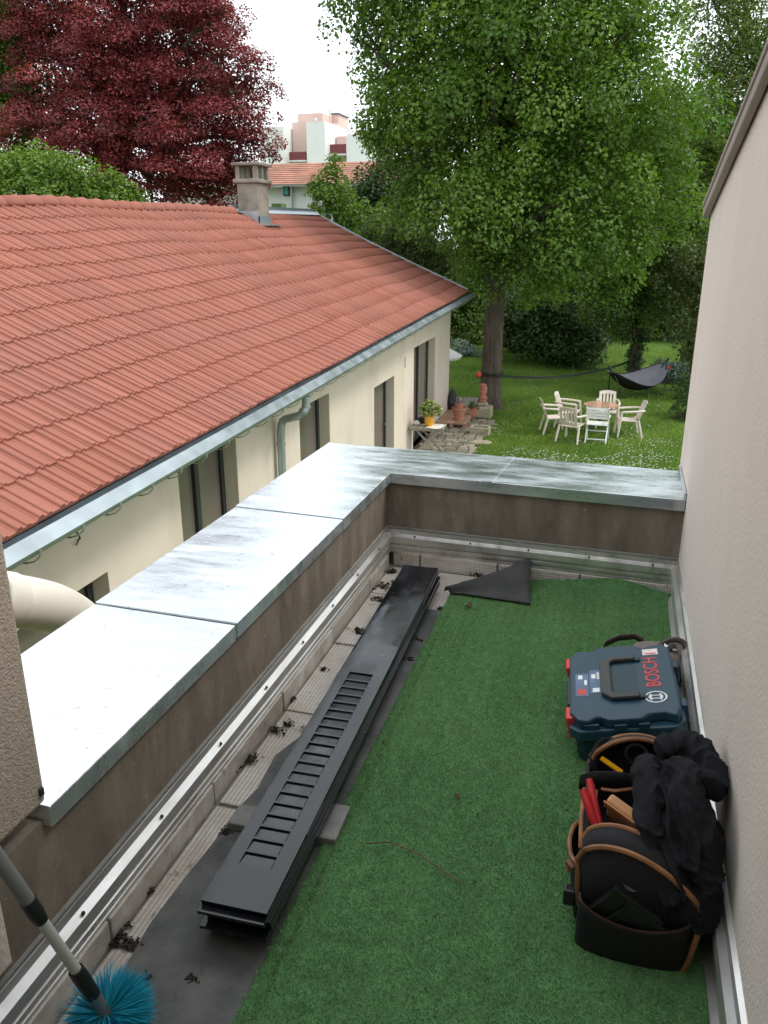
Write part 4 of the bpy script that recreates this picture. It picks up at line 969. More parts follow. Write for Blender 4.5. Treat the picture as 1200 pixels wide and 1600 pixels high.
# ---- dead leaves and dirt
def dead_leaf(px, py, s, lab, seed):
    p = atz(px, py, FZ+.026); rr = random.Random(seed); mb = MB(); n = 10
    pts = []
    for i in range(n):
        a = 2*math.pi*i/n; r = s*(.6+.4*math.cos(a)**2)*rr.uniform(.75, 1.15); pts.append((r*math.cos(a), .55*r*math.sin(a), .006*math.sin(a*2)+rr.uniform(-.002, .003)))
    mb.add([(0, 0, -.001)]+pts, [(0, i+1, (i+1) % n+1) for i in range(n)], rigid(p, rr.uniform(0, 3)))
    single(mb, 'dead_leaf', 'deadleaf', lab, 'leaf', 'dead leaves on the turf', smooth=True)
for px, py, s, lab in ((714, 1241, .016, 'curled brown dead leaf alone in the middle of the turf'), (731, 946, .022, 'dark brown clump of dead leaf beside the folded turf corner'),
                       (598, 1161, .009, 'tiny brown leaf scrap on the turf edge beside the louvre stack')):
    dead_leaf(px, py, s, lab, px)
tw = [atz(*p, FZ+.03) for p in ((570, 1318), (610, 1316), (655, 1335), (700, 1366), (720, 1380))]
single(MB().tube(tw, .0016, 5), 'dry_stem', 'deadleaf', 'long thin dry grass stem lying on the turf', 'stem')
g = np.random.default_rng(4); Vs, Fs, k0 = [], [], 0
spots = [(182, 1460, .018, 26), (196, 1445, .012, 12), (205, 1475, .015, 20), (178, 1473, .01, 14), (236, 1392, .008, 8), (160, 1462, .02, 14), (300, 1530, .012, 16), (232, 1528, .010, 10),
         (352, 1300, .016, 24), (440, 1080, .02, 26), (452, 1092, .012, 14), (470, 1060, .012, 14), (430, 1140, .02, 26), (450, 1130, .014, 14), (365, 1200, .02, 34), (395, 1185, .02, 18), (600, 915, .03, 40), (590, 935, .02, 24), (612, 893, .02, 36),
         (745, 897, .03, 40), (775, 905, .02, 30), (715, 930, .02, 20), (690, 950, .012, 14), (655, 1000, .012, 14), (640, 1030, .01, 10), (560, 985, .014, 18), (505, 1045, .012, 10)]
for px, py, r_, n in spots:
    p = atz(px, py, FZ+.004)
    for _ in range(n*2):
        c = np.array(p)+np.append(g.normal(0, r_*.62, 2), 0); s = g.uniform(.002, .0075)*(1 if g.random() < .8 else 1.9); V = c+nrm(g.normal(size=(4, 3)))*s*np.array([1.3, 1.3, .7]); V[:, 2] = np.abs(V[:, 2]-FZ)+FZ
        Vs.append(V); Fs += [[k0, k0+1, k0+2], [k0, k0+2, k0+3], [k0, k0+3, k0+1], [k0+1, k0+3, k0+2]]; k0 += 4
for _ in range(170):
    x, y = g.uniform(TX0+.02, TX1-.02), 1.0+2.2*g.random(); c = np.array((x, y, tz(x, y)+.006)); V = c+nrm(g.normal(size=(4, 3)))*g.uniform(.001, .0038)*np.array([1.6, 1.6, .5])
    Vs.append(V); Fs += [[k0, k0+1, k0+2], [k0, k0+2, k0+3], [k0, k0+3, k0+1], [k0+1, k0+3, k0+2]]; k0 += 4
dirt = np_mesh('dirt', np.concatenate(Vs), np.array(Fs), np.zeros(k0), 'soil', None); tag(dirt, 'loose dark soil and leaf crumbs scattered over foil boards and turf', 'dirt', kind='stuff')

# ---- cream duct behind the parapet
q = [atx(-20, 935, -1.95), atx(12, 938, -1.95), atx(50, 943, -1.95), atx(85, 950, -1.95), atx(118, 968, -1.98), atx(160, 1003, -2.0), atx(210, 1060, -2.05)]
q = [Vector(a) for a in q]; sm = []
for i in range(len(q)-1):
    for k in range(4): sm.append(q[i].lerp(q[i+1], k/4))
for _ in range(3): sm = [sm[0]]+[(sm[i-1]+sm[i]*2+sm[i+1])/4 for i in range(1, len(sm)-1)]+[sm[-1]]
du = thing('vent_duct', 'thick curved cream duct behind the near end of the parapet', 'duct', tuple(sm[0]))
MB().tube(sm, [.082 if i < 5 else .094 for i in range(len(sm))], 20).build('pipe', 'duct', du, True, smooth=True)
MB().tube([sm[0]+Vector((0, 0, 0)), sm[4]], .100, 20).build('collar', 'duct', du, True, smooth=True)

# ================================================================== GARDEN
# ---- pavers beside the house
path = MB().prism([(-4.40, 15.0), (-3.02, 15.0), (-3.02, 18.6), (-3.20, 20.9), (-4.40, 20.9)], G-.02, G+.006).build('garden_path', 'soil'); tag(path, kind='structure')
pr = random.Random(2); y = 15.05
while y < 20.8:
    x = -4.36+pr.uniform(0, .1); hgt = pr.uniform(.17, .26)
    while x < -3.08:
        wd = pr.uniform(.17, .34)
        if not (x > -3.45 and y > 20.2 and pr.random() < .5):
            MB().box(x+.012, x+wd-.014, y+.012, y+hgt-.014, G, G+.022+pr.uniform(-.006, .008)).build('paving_stone', 'paver', path, bevel=0.012)
        x += wd
    y += hgt
# ---- deck made of two pallets along the wall
def pallet(c, wx, wy, lab, wood):
    o = thing('wooden_pallet', lab, 'pallet', (c[0], c[1], G+.028), (0, 0, R(1.0)), 'pallets laid as a deck')
    n = 7; pw = wx/n
    for i in range(n): MB().box(-wx/2+pw*i+.006, -wx/2+pw*(i+1)-.006, -wy/2, wy/2, .105, .125).build('plank', wood, o, bevel=.003)
    for yy in (-wy/2+.04, 0, wy/2-.04): MB().box(-wx/2, wx/2, yy-.04, yy+.04, .086, .1045).build('cross_board', wood, o)
    for xx in (-wx/2+.05, 0, wx/2-.05):
        for yy in (-wy/2+.06, 0, wy/2-.06): MB().box(xx-.045, xx+.045, yy-.05, yy+.05, .0, .0855).build('block', wood, o)
    return o
pallet((-3.98, 20.25), .78, 1.15, 'reddish brown wooden pallet deck with plant pots on it', 'deckwood')
pallet((-3.98, 21.45), .78, 1.15, 'reddish brown wooden pallet deck with the black bag on it', 'deckwood')
pallet((-3.86, 22.65), .92, 1.15, 'weathered grey pallet deck behind the house corner', 'greywood')
DZ = G+.028+.126
# ---- black bin bag
def blob(c, r, seed, amp, m, name, lab, cat, taper=.0):
    import bmesh
    bm = bmesh.new(); bmesh.ops.create_icosphere(bm, subdivisions=4, radius=1)
    for v in bm.verts:
        d = v.co.normalized(); k = 1+amp*mnoise.noise(d*2.2+Vector((seed, 0, 0)))+amp*.6*(1-abs(mnoise.noise(d*4+Vector((0, seed, 0)))))-amp*.4
        t = (d.z+1)/2; tp2 = 1-taper*max(0, t-.35)**.9
        v.co = Vector((c[0]+d.x*r[0]*k*tp2, c[1]+d.y*r[1]*k*tp2, max(c[2]+d.z*r[2]*k, c[2]-r[2]*.92)))
    me_ = bpy.data.meshes.new(name); bm.to_mesh(me_); bm.free(); me_.polygons.foreach_set('use_smooth', [True]*len(me_.polygons))
    return tag(link_mesh(me_, name, m), lab, cat)
pb = aty(705, 635, 21.35); blob((pb.x+.02, 21.35, DZ+.27), (.17, .15, .29), 3, .18, 'binbag', 'bin_bag', 'shiny black bin bag leaning against the house wall on the deck', 'bag', .85)
# ---- terracotta pots
def pot(prof): return MB().lathe(prof, 22)
p = aty(717, 662, 20.1); tpz = thing('plant_pot', 'big terracotta plant pot with smaller pots stacked inside it', 'plant pot', (p.x, 20.05, DZ))
MB().lathe([(.115, 0), (.165, .27), (.185, .27), (.188, .325), (.165, .325), (.16, .29), (.05, .28)], 24).build('pot', 'terracotta', tpz, smooth=True)
for k, (r_, z) in enumerate(((.125, .30), (.115, .35), (.108, .395))):
    MB().lathe([(r_*.75, z-.06), (r_*.95, z+.02), (r_, z+.02), (r_, z+.045), (r_*.85, z+.045)], 22).build('stacked_pot', 'terracotta', tpz, smooth=True)
MB().lathe([(.075, .44), (.078, .56), (.06, .60), (.056, .60), (.07, .55), (.068, .45)], 18).build('glass_jar', 'glass', tpz, smooth=True)
p2 = thing('plant_pot', 'square terracotta planter with a scrubby plant next to the stacked pots', 'plant pot', (p.x+.27, 20.75, DZ))
MB().lathe([(.11, 0), (.13, .19), (.14, .19), (.14, .22), (.12, .22), (.11, .17)], 4, Matrix.Rotation(R(45), 4, 'Z')).build('pot', 'terracotta', p2)
foliage('plant', [((p.x+.27, 20.75, DZ+.27), (.10, .10, .08))], 'leaf_olive', p2, leaf=.05, dens=2500, clump=.06, seed=5)
# ---- stone blocks, stack of terracotta pieces
q = atz(752, 654, G); sblk = thing('stone_block', 'yellowish square stone block under the stacked terracotta pieces', 'stone', (q.x, q.y+.2, G))
MB().box(-.25, .25, -.2, .2, 0, .30).build('stone', 'stone', sblk, bevel=.03)
stk = thing('terracotta_stack', 'pillar of stacked terracotta pieces beside the big tree trunk', 'stack', (q.x-.02, q.y+.25, G+.302))
zz = 0; MB().box(-.13, .13, -.12, .12, 0, .09).build('base_stone', 'stone', stk, bevel=.03); zz = .091
for k, (r_, h_) in enumerate(((.105, .10), (.12, .06), (.095, .10), (.118, .06), (.10, .11), (.095, .07))):
    MB().lathe([(r_*.86, zz), (r_, zz+h_*.55), (r_, zz+h_*.98), (r_*.7, zz+h_*.98)], 16, Matrix.Translation((.012*math.sin(k*2), .01*math.cos(k*3), 0))).build('terracotta_piece', 'terracotta', stk, smooth=True); zz += h_
q = atz(748, 681, G); so = MB(); so.prism([(-.24, -.17), (.24, -.17), (.24, .17), (-.24, .17)], 0, .06); so.box(-.24, -.18, -.17, .17, .0601, .20); so.box(.18, .24, -.17, .17, .0601, .20); so.box(-.1799, .1799, -.17, -.11, .0601, .20); so.box(-.1799, .1799, .11, .17, .0601, .20)
o = so.build('stone_trough', 'stone', bevel=.015); o.location = (q.x, q.y+.17, G); tag(o, 'low pale stone trough in front of the yellowish block', 'trough')
q = atz(752, 692, G); o = MB().prism([(-.24, -.16), (.2, -.18), (.25, .02), (.18, .17), (-.2, .15)], 0, .03).build('stepping_stone', 'stone', bevel=.01); o.location = (q.x, q.y, G+.002); tag(o, 'flat pale stepping stone lying in the grass by the pavers', 'stone')
# ---- side table with vase
ct = aty(667, 684, 16.75); sT = thing('side_table', 'weathered wooden folding side table with crossed legs beside house wall', 'table', (-3.93, 16.95, G+.03), (0, 0, R(4)))
TH = .62
for i in range(5): MB().box(-.38+.152*i+.005, -.38+.152*(i+1)-.005, -.26, .26, TH, TH+.022).build('plank', 'greywood', sT, bevel=.003)
MB().box(-.38, .38, -.24, -.21, TH-.05, TH-.001).build('rail', 'greywood', sT); MB().box(-.38, .38, .21, .24, TH-.05, TH-.001).build('rail', 'greywood', sT)
for yy in (-.19, .19):
    MB().bar((-.30, yy, 0), (.26, yy, TH-.03), .03, .04).build('leg', 'greywood', sT); MB().bar((.30, yy+.031, 0), (-.26, yy+.031, TH-.03), .03, .04).build('leg', 'greywood', sT)
vz = G+.03+TH+.0225
va = thing('yellow_vase', 'yellow glazed vase holding leafy pale green flowers on the side table', 'vase', (-3.90, 16.92, vz+.006))
MB().lathe([(.07, 0), (.10, .06), (.105, .14), (.085, .21), (.055, .25), (.062, .29), (.05, .29), (.045, .25)], 24).build('vase', 'yellow', va, smooth=True)
foliage('flowers', [((-3.90, 16.92, vz+.42), (.15, .15, .10)), ((-3.98, 16.92, vz+.36), (.10, .1, .07)), ((-3.80, 16.9, vz+.37), (.09, .1, .07))], 'flower', va, leaf=.075, dens=2000, clump=.07, seed=9)
o = MB().grid(6, 6, lambda u, v: (-.03+.34*u, -.22+.42*v, .004+.006*math.sin(u*7+v*3))).build('newspaper', 'paper', solid=.003); o.location = (-3.90, 16.93, vz); o.rotation_euler = (0, 0, R(-4)); tag(o, 'printed newspaper spread under the yellow vase on the table', 'newspaper')
o = blob((-4.20, 16.95, vz+.05), (.07, .06, .05), 8, .3, 'whitepaint', 'paper_napkin', 'crumpled white napkin on the wall side of the table', 'napkin')
o = blob((-4.12, 17.12, vz+.07), (.10, .05, .075), 5, .3, 'strap', 'dark_cloth', 'dark folded cloth on the side table behind the vase', 'cloth')
# ---- white oval table edge behind the house corner
wq = aty(719, 561, 23.5); wt = thing('parasol', 'white parasol half hidden behind the house corner', 'parasol', (wq.x-.95, 23.6, G))
zp = wq.z-G
MB().lathe([(.95, zp), (.97, zp+.06), (.72, zp+.20), (.40, zp+.32), (.03, zp+.42)], 32).build('canopy', 'whitepaint', wt, smooth=True)
MB().tube([(0, 0, 0), (0, 0, zp+.46)], .02, 10).build('pole', 'whitepaint', wt); MB().lathe([(.25, 0), (.25, .05), (.06, .07), (.05, .2)], 16).build('base', 'concrete', wt)

# ---- plastic garden chairs
def mono_chair(lab, loc, rz):
    o = thing('plastic_chair', lab, 'chair', (loc[0], loc[1], G), (0, 0, rz), 'cream plastic armchairs on the lawn')
    m_ = 'plastic'     # faces local -y
    MB().grid(8, 8, lambda u, v: (-.22+.44*u, -.24+.44*v, .40+.015*((u-.5)*2)**2-.02*v)).build('seat', m_, o, smooth=True, solid=.02)
    bk = MB(); W = .21
    def bp(x, z): return (x, .20+.16*(z-.40)/.45+.02*(1-(x/W)**2), z)
    for z0, z1 in ((.42, .50), (.80, .88)):
        bk.grid(9, 3, lambda u, v: bp(-W+2*W*u, z0+(z1-z0)*v-(.03*((u-.5)*2)**2 if z0 > .6 else 0)))
    for k in range(5):
        xc = -.165+.0825*k; bk.grid(3, 7, lambda u, v: bp(xc-.024+.048*u, .49+.325*v))
    for s in (-1, 1): bk.grid(3, 7, lambda u, v: bp(s*(W-.018)-.018+.036*u, .42+.42*v))
    bk.build('backrest', m_, o, solid=.012)
    for sx in (-1, 1):
        for sy, top in ((-1, .62), (1, .42)):
            a = Vector((sx*.245, -.21 if sy < 0 else .20, top)); b = Vector((sx*.275, -.27 if sy < 0 else .31, 0))
            lg = MB(); lg.tube([a, a.lerp(b, .4), b], [.030, .030, .024], 6); lg.build('leg', m_, o, smooth=True)
        MB().tube([(sx*.22, .33, .66), (sx*.265, .20, .655), (sx*.275, -.05, .64), (sx*.262, -.20, .63), (sx*.25, -.235, .60)], [.020, .026, .028, .028, .022], 7).build('armrest', m_, o, smooth=True)
    return o
def facing(rz_deg): return R(rz_deg)
mono_chair('cream plastic armchair with its back to the parapet, next to the white folding chair', (-.93, 19.20), R(160))
mono_chair('cream plastic armchair on the house side of the table, the one farther from the hammock', (-1.42, 19.95), R(105))
mono_chair('cream plastic armchair on the house side of the table, the one closer to the hammock', (-1.12, 20.75), R(82))
mono_chair('cream plastic armchair between the round table and the hammock, facing the terrace', (-.18, 21.0), R(5))
mono_chair('cream plastic armchair alone on the gable wall side of the round table', (.34, 20.15), R(-80))
fc_ = thing('folding_chair', 'white folding garden chair with slatted back and seat before the table', 'chair', (-.36, 19.38, G), (0, 0, R(177)))
for s in (-1, 1):
    MB().bar((s*.235, .28, 0), (s*.235, -.10, .50), .028, .028).build('leg', 'whitepaint', fc_); MB().bar((s*.255, -.24, 0), (s*.255, .30, .86), .028, .028).build('leg', 'whitepaint', fc_)
    MB().bar((s*.262, -.16, .60), (s*.262, .18, .62), .04, .022).build('armrest', 'whitepaint', fc_)
for k in range(5): MB().box(-.24, .24, -.20+.085*k, -.135+.085*k, .42, .437).build('seat_slat', 'whitepaint', fc_)
for k in range(4): z = .56+.078*k; MB().box(-.238, .238, .118+.048*k, .130+.048*k, z, z+.055).build('back_slat', 'whitepaint', fc_)
for z, yy in ((.09, .23), (.22, -.11)): MB().bar((-.235, yy, z), (.235, yy, z), .022, .022).build('stretcher', 'whitepaint', fc_)
# ---- round folding table
rt = thing('round_table', 'round wooden folding table on dark metal legs among the lawn chairs', 'table', (-.34, 20.28, G))
n = 8
for k in range(n):
    x0 = -.42+.84*k/n+.004; x1 = -.42+.84*(k+1)/n-.004; h0, h1 = (math.sqrt(max(.0025, .425**2-x**2)) for x in (x0, x1))
    MB().prism([(x0, -h0), (x1, -h1), (x1, h1), (x0, h0)], .69, .712).build('plank', 'deckwood', rt)
for s in (-1, 1):
    MB().tube([(-.30, s*.2, 0), (.28, s*.2, .688)], .013, 6).build('leg', 'anthracite', rt); MB().tube([(.30, s*.17, 0), (-.28, s*.17, .688)], .013, 6).build('leg', 'anthracite', rt)
# ---- hammock on its stand
HA, HB = aty(953, 577, 25.2), aty(1042, 565, 26.5)
hm = thing('hammock', 'black and grey fabric hammock hanging in its low stand on the lawn', 'hammock', (HA.x, HA.y, G))
hd_ = (HB-HA); hs = Vector((hd_.y, -hd_.x, 0)).normalized()      # towards the camera side
def ham(u, v, off=0.0):
    c = HA.lerp(HB, u); w_ = .62*math.sin(math.pi*(.04+.92*u))**.75; sag = .74*math.sin(math.pi*(.02+.96*u))**.8
    a = (v-.5)*2; lift = (.40*math.sin(math.pi*u)**.6)*(abs(a)**2.0)
    if a > 0: lift *= .80*(1-u)**.7
    p = c+hs*(a*w_)-Vector((0, 0, sag-lift+off)); return tuple(p)
MB().grid(25, 15, lambda u, v: ham(u, v, .012)).build('outer_fabric', 'hamblack', hm, True, smooth=True)
MB().grid(25, 15, lambda u, v: ham(u, v, -.0)).build('lining', 'hamgrey', hm, True, smooth=True)
for v in (0, 1): MB().tube([ham(i/24, v) for i in range(25)], .014, 6).build('edge_hem', 'hamblack', hm, True, smooth=True)
up = Vector((0, 0, 1))
for e, other in ((HA, HB), (HB, HA)):
    d = (e-other).normalized(); MB().tube([e, e+d*.05+up*.10], [.03, .02], 7).build('end_loop', 'hamblack', hm, True)
    for s in (-1, 1):
        ft = e.lerp(other, .16)+hs*s*.42; ft.z = G; MB().tube([e+d*.06+up*.12, e.lerp(other, .03)+hs*s*.06-up*.06, ft], .017, 7).build('stand_leg', 'anthracite', hm, True)
    MB().tube([(e.lerp(other, .16)+hs*.42).xy.to_3d()+up*(G+.02), (e.lerp(other, .16)-hs*.42).xy.to_3d()+up*(G+.02)], .014, 6).build('foot_bar', 'anthracite', hm, True)
tgp = Vector(ham(.96, .9)); MB().box(tgp.x-.0, tgp.x+.09, tgp.y-.02, tgp.y-.01, tgp.z-.02, tgp.z+.09).build('red_tag', 'orange', hm, True)

# ================================================================== TREES
def tree(name, label, base, r0, top, lobes, m, group=None, limbs=True, r1=None, seed=1, **kw):
    t = thing(name, label, 'tree', tuple(base), group=group)
    tm_ = trunk_mesh(base, top, r0, r1 or r0*.55, seed=seed)
    tr = tm_.build('trunk', 'bark', t, True, smooth=True)
    if limbs:
        lm = MB()
        for i, (c, r) in enumerate(lobes):
            st0 = Vector(base).lerp(Vector(top), .72+.27*((i*37) % 10)/10); limb(lm, st0, c, r0*.32, .03, 6, .18, i+seed)
            rr0 = r if not hasattr(r, '__len__') else max(r)
            gg = random.Random(i+seed*7)
            for k in range(4):
                d = Vector((gg.gauss(0, 1), gg.gauss(0, 1), gg.gauss(.2, .7))).normalized(); limb(lm, Vector(c).lerp(st0, .25*gg.random()), Vector(c)+d*rr0*.85, r0*.11, .012, 5, .12, k+i*9, 5)
        lm.build('limbs', 'bark', t, True, smooth=True, kind='stuff')
    foliage('crown', lobes, m, t, seed=seed, **kw)
    return t
def lob(px, py, y, r): return (tuple(aty(px, py, y)), r)
# ---- the big maple on the lawn
tb = atz(763, 640, G); tb.y += .3
ml = [lob(790, 170, 22.5, 2.7), lob(650, 60, 22, 1.8), lob(572, 28, 22, .75), lob(610, 150, 22, .9), lob(632, 235, 22.4, .85), lob(665, 200, 21.3, 1.5), lob(690, 300, 21.2, 1.5), lob(668, 325, 22.5, .85),
      lob(775, 330, 20.6, 1.5), lob(870, 300, 20.8, 1.8), lob(860, 400, 21, 1.1), lob(790, 415, 21.6, .9), lob(940, 400, 21.6, 1.1), lob(960, 200, 22, 1.9), lob(985, 320, 22, 1.4), lob(900, 90, 21.2, 1.9), lob(985, 40, 22.6, 1.1), lob(1010, 200, 23, 1.1),
      lob(760, 70, 20.8, 1.8), lob(735, 385, 21.8, .62), lob(800, -60, 22.5, 2.8), lob(650, -70, 22.5, 2.2), lob(950, -80, 22.5, 2.2), lob(800, -200, 22.8, 2.6), lob(880, -180, 22, 2.0), lob(720, -190, 22, 2.0),
      lob(800, 250, 24.6, 2.5), lob(900, 100, 24.8, 2.4), lob(690, 120, 24.6, 2.2), lob(950, 330, 24, 1.6), lob(800, 400, 23.8, 1.2), lob(1040, 300, 23.6, 1.1)]
mt = thing('maple_tree', 'big leafy green maple with thick trunk standing on the lawn', 'tree', (tb.x, tb.y, G))
ttop = aty(775, 330, tb.y+.1)
trunk_mesh(tb, ttop, .285, .22, 1.35, seed=6, bend=.05).build('trunk', 'bark', mt, True, smooth=True)
lm = MB()
for i, (c, r) in enumerate(ml):
    s0 = Vector(tb).lerp(ttop, .62+.36*((i*37) % 10)/10); limb(lm, s0, c, .12, .03, 7, .16, i)
    gg = random.Random(i)
    for k in range(4):
        d = Vector((gg.gauss(0, 1), gg.gauss(0, 1), gg.gauss(.1, .6))).normalized(); limb(lm, Vector(c).lerp(s0, .2), Vector(c)+d*r*.85, .04, .008, 5, .1, k+i*5, 5)
# the leader goes on upwards
lm.tube(wobble(ttop-Vector((0, 0, .3)), ttop+Vector((.3, .2, 6.5)), 8, .12, 4), [.22-.022*k for k in range(9)], 9)
lm.build('limbs', 'bark', mt, True, smooth=True, kind='stuff')
foliage('crown', ml, 'leaf_maple', mt, leaf=.098, dens=330, clump=.58, flat=.95, droop=.8, seed=21, up=.45, aspect=.95, cover=.95, core=.16)
# red ball toy hanging on the trunk, slackline
c = aty(748, 585, tb.y-.25); o = MB().lathe([(.004, -.09), (.055, -.072), (.085, -.03), (.09, .0), (.085, .03), (.055, .072), (.004, .09)], 18).build('red_reel', 'orange', smooth=True); o.location = c; tag(o, 'orange red round reel hanging on the maple trunk', 'reel')
sl = thing('slackline', 'dark slackline strap stretched from maple trunk to the ivy tree', 'strap', (tb.x, tb.y, G+1))
A = aty(775, 584, tb.y-.36); Bq = aty(986, 562, 29.6); ln_ = []
for i in range(21): t = i/20; pnt = A.lerp(Bq, t); pnt.z -= .30*4*t*(1-t)*.9; ln_.append(pnt)
mb = MB()
for a in ln_: mb.v += [tuple(a), tuple(a+Vector((0, 0, -.075)))]
mb.f += [(2*i, 2*i+1, 2*i+3, 2*i+2) for i in range(20)]
mb.build('webbing', 'strap', sl, True, solid=.004)
rg = [(tb.x+.325*math.cos(2*math.pi*k/20), tb.y+.325*math.sin(2*math.pi*k/20), A.z-.03) for k in range(21)]
MB().tube(rg, .035, 6).build('trunk_wrap', 'strap', sl, True)

# ---- second tree with ivy on the lawn
t2 = atz(990, 588, G)
tree('ivy_tree', 'slim tree with ivy covered trunk behind the hammock', t2, .17, aty(985, 380, t2.y),
     [lob(985, 400, t2.y, 1.5), lob(930, 350, t2.y+.5, 1.6), lob(1040, 380, t2.y-.3, 1.5), lob(1000, 290, t2.y, 1.8), lob(960, 460, t2.y-.6, 1.1), lob(1050, 470, t2.y, 1.2), lob(900, 440, t2.y+1, 1.2), lob(1060, 300, t2.y+.5, 1.6), lob(985, 490, t2.y-.2, .7), lob(1010, 210, t2.y, 1.6)],
     'leaf_mid', seed=31, leaf=.12, dens=230, clump=.42, cover=1.2, droop=.5)
iv = foliage('ivy', [((t2.x, t2.y, G+.6+.5*k), (.30, .30, .35)) for k in range(6)], 'leaf_dark', bpy.data.objects['ivy_tree'], leaf=.09, dens=500, clump=.14, seed=33)
q = atz(985, 600, G); rk = random.Random(3)
# ---- copper beech behind the house
bb = Vector((-21.0, 27.5, G))
bl = [lob(230, 60, 27, 3.0), lob(300, 40, 27, 1.7), lob(120, 60, 26, 2.6), lob(60, 20, 26, 1.7), lob(335, 140, 26.5, 1.6), lob(375, 165, 26.5, 1.1), lob(360, 230, 27, 1.4), lob(300, 250, 26, 1.7), lob(220, 200, 25.5, 2.3), lob(120, 170, 25, 2.1), lob(95, 210, 25.5, 1.5),
      lob(330, 290, 27, 1.3), lob(250, 300, 26.5, 1.5), lob(180, 290, 26, 1.3), lob(200, -60, 27, 3.2), lob(90, -60, 27, 2.4), lob(270, -40, 27, 1.9), lob(335, 25, 26.5, .7), lob(355, 80, 26.5, .6), lob(300, 130, 28.5, 2.4), lob(180, 130, 28.5, 2.6), lob(385, 130, 27, .7), lob(390, 215, 27, .8), lob(372, 270, 27, .9), lob(340, 330, 27, 1.0)]
tree('copper_beech', 'huge dark red copper beech rising behind the tiled roof', bb, .6, aty(200, 150, 27.0), bl, 'leaf_beech', seed=41, leaf=.088, dens=310, clump=.60, flat=.38, droop=.3, up=.7, cover=1.25, core=.35)
# ---- green trees and shrubs left of and behind the house
tree('broadleaf_tree', 'dark green broadleaf tree whose crown touches the copper beech', Vector((-25.0, 26.0, G)), .4, aty(10, 120, 26.5), [lob(0, 120, 26, 1.7), lob(-40, 60, 26, 2.0), lob(20, 180, 26, 1.2), lob(-30, 200, 26, 1.8), lob(15, 60, 27, 1.2)], 'leaf_mid', seed=51, leaf=.12, dens=230, clump=.45)
hz_ = [(20, 290, 19.5, 1.0), (80, 295, 19.5, .9), (130, 300, 19.5, .8), (-30, 285, 19.5, 1.1), (165, 308, 19.5, .65), (205, 312, 20, .38), (60, 275, 20, .75), (100, 310, 19, .7)]
def shrub(name, label, lobes, m, group=None, cat='shrub', **kw):
    c = lobes[0][0]; t = thing(name, label, cat, (c[0], c[1], G), group=group)
    sm_ = MB()
    for i, (c2, r) in enumerate(lobes[:6]): limb(sm_, (c[0]+.15*math.sin(i*2), c[1]+.15*math.cos(i*2), G-.05), c2, .05, .012, 6, .1, i, 6)
    sm_.build('stems', 'bark', t, True, smooth=True, kind='stuff')
    foliage('leaves', lobes, m, t, **kw); return t
shrub('hazel_shrub', 'tall light green shrub showing above the ridge tiles', [lob(*h) for h in hz_], 'leaf_light', seed=61, leaf=.10, dens=330, clump=.30, up=.5)
shrub('young_tree', 'slender light green young tree beyond the roof verge', [lob(520, 290, 27, .6), lob(525, 320, 27, .65), lob(505, 300, 27, .45), lob(545, 330, 27, .55), lob(520, 262, 27, .32), lob(560, 350, 27, .6), lob(530, 350, 27, .6), lob(590, 360, 27, .6), lob(575, 375, 26, .6)], 'leaf_light', seed=62, cat='tree', leaf=.12, dens=260, clump=.24, droop=.6, cover=1.2, core=.1)
shrub('dark_conifer', 'dark conifer standing in the shade behind the maple', [lob(610, 330, 33, 1.4), lob(585, 300, 33, 1.0), lob(640, 300, 33, 1.4), lob(600, 380, 33, 1.6), lob(650, 370, 33, 1.4), lob(560, 330, 34, .9), lob(630, 250, 34, 1.3)], 'leaf_dark', seed=63, cat='tree', leaf=.12, dens=200, clump=.45, flat=.8)
shrub('rounded_shrub', 'olive green shrub just beyond the roof verge', [lob(600, 370, 26, .75), lob(645, 385, 26, .8), lob(620, 400, 26, .8), lob(670, 400, 26, .7), lob(690, 420, 26, .6)], 'leaf_olive', seed=64, leaf=.08, dens=480, clump=.22, up=.8)
# ---- shrubs and hedge at the end of the lawn
b1 = atz(862, 568, G)
def gl_(px, py, y, r): return lob(px, py, y, r)
shrub('laurel_bush', 'big dark laurel bush at the back of the lawn', [gl_(860, 530, 31.6, 1.2), gl_(820, 500, 32, 1.1), gl_(900, 510, 32, 1.2), gl_(850, 480, 32.5, 1.2), gl_(915, 545, 31.4, .8), gl_(880, 560, 31, .6), gl_(800, 520, 32.3, .7)], 'leaf_dark', seed=71, leaf=.13, dens=220, clump=.36)
shrub('lilac_bush', 'bright green bush beside the maple trunk at the lawn end', [gl_(810, 480, 34.5, 1.1), gl_(840, 460, 34.5, 1.1), gl_(790, 500, 35, .8), gl_(870, 450, 35, 1.1)], 'leaf_light', seed=72, leaf=.12, dens=220, clump=.36)
shrub('garden_hedge', 'mixed green hedge running behind the house corner', [gl_(735, 470, 38, 1.5), gl_(700, 450, 38, 1.6), gl_(760, 440, 39, 1.8), gl_(725, 510, 37, .9), gl_(745, 520, 37.5, .7), gl_(690, 500, 37, 1.2)], 'leaf_mid', seed=73, leaf=.13, dens=180, clump=.42, cat='hedge')
shrub('currant_bush', 'low grey green bush at the house corner', [gl_(720, 548, 33, .45), gl_(735, 552, 33, .35)], 'leaf_blue', seed=74, leaf=.09, dens=500, clump=.16)
shrub('lavender_bush', 'pale grey green bush behind the hammock', [gl_(1050, 585, 28.6, .40), gl_(1075, 580, 28.6, .45), gl_(1035, 575, 29, .3)], 'leaf_blue', seed=75, leaf=.07, dens=900, clump=.12, up=1.0)
shrub('photinia_bush', 'tall bush with reddish shoots beside the gable wall', [gl_(1095, 480, 27, .9), gl_(1080, 430, 28, 1.0), gl_(1105, 540, 26, .7), gl_(1100, 400, 27, .8), gl_(1110, 600, 25.5, .55)], 'leaf_olive', seed=76, leaf=.11, dens=260, clump=.34)
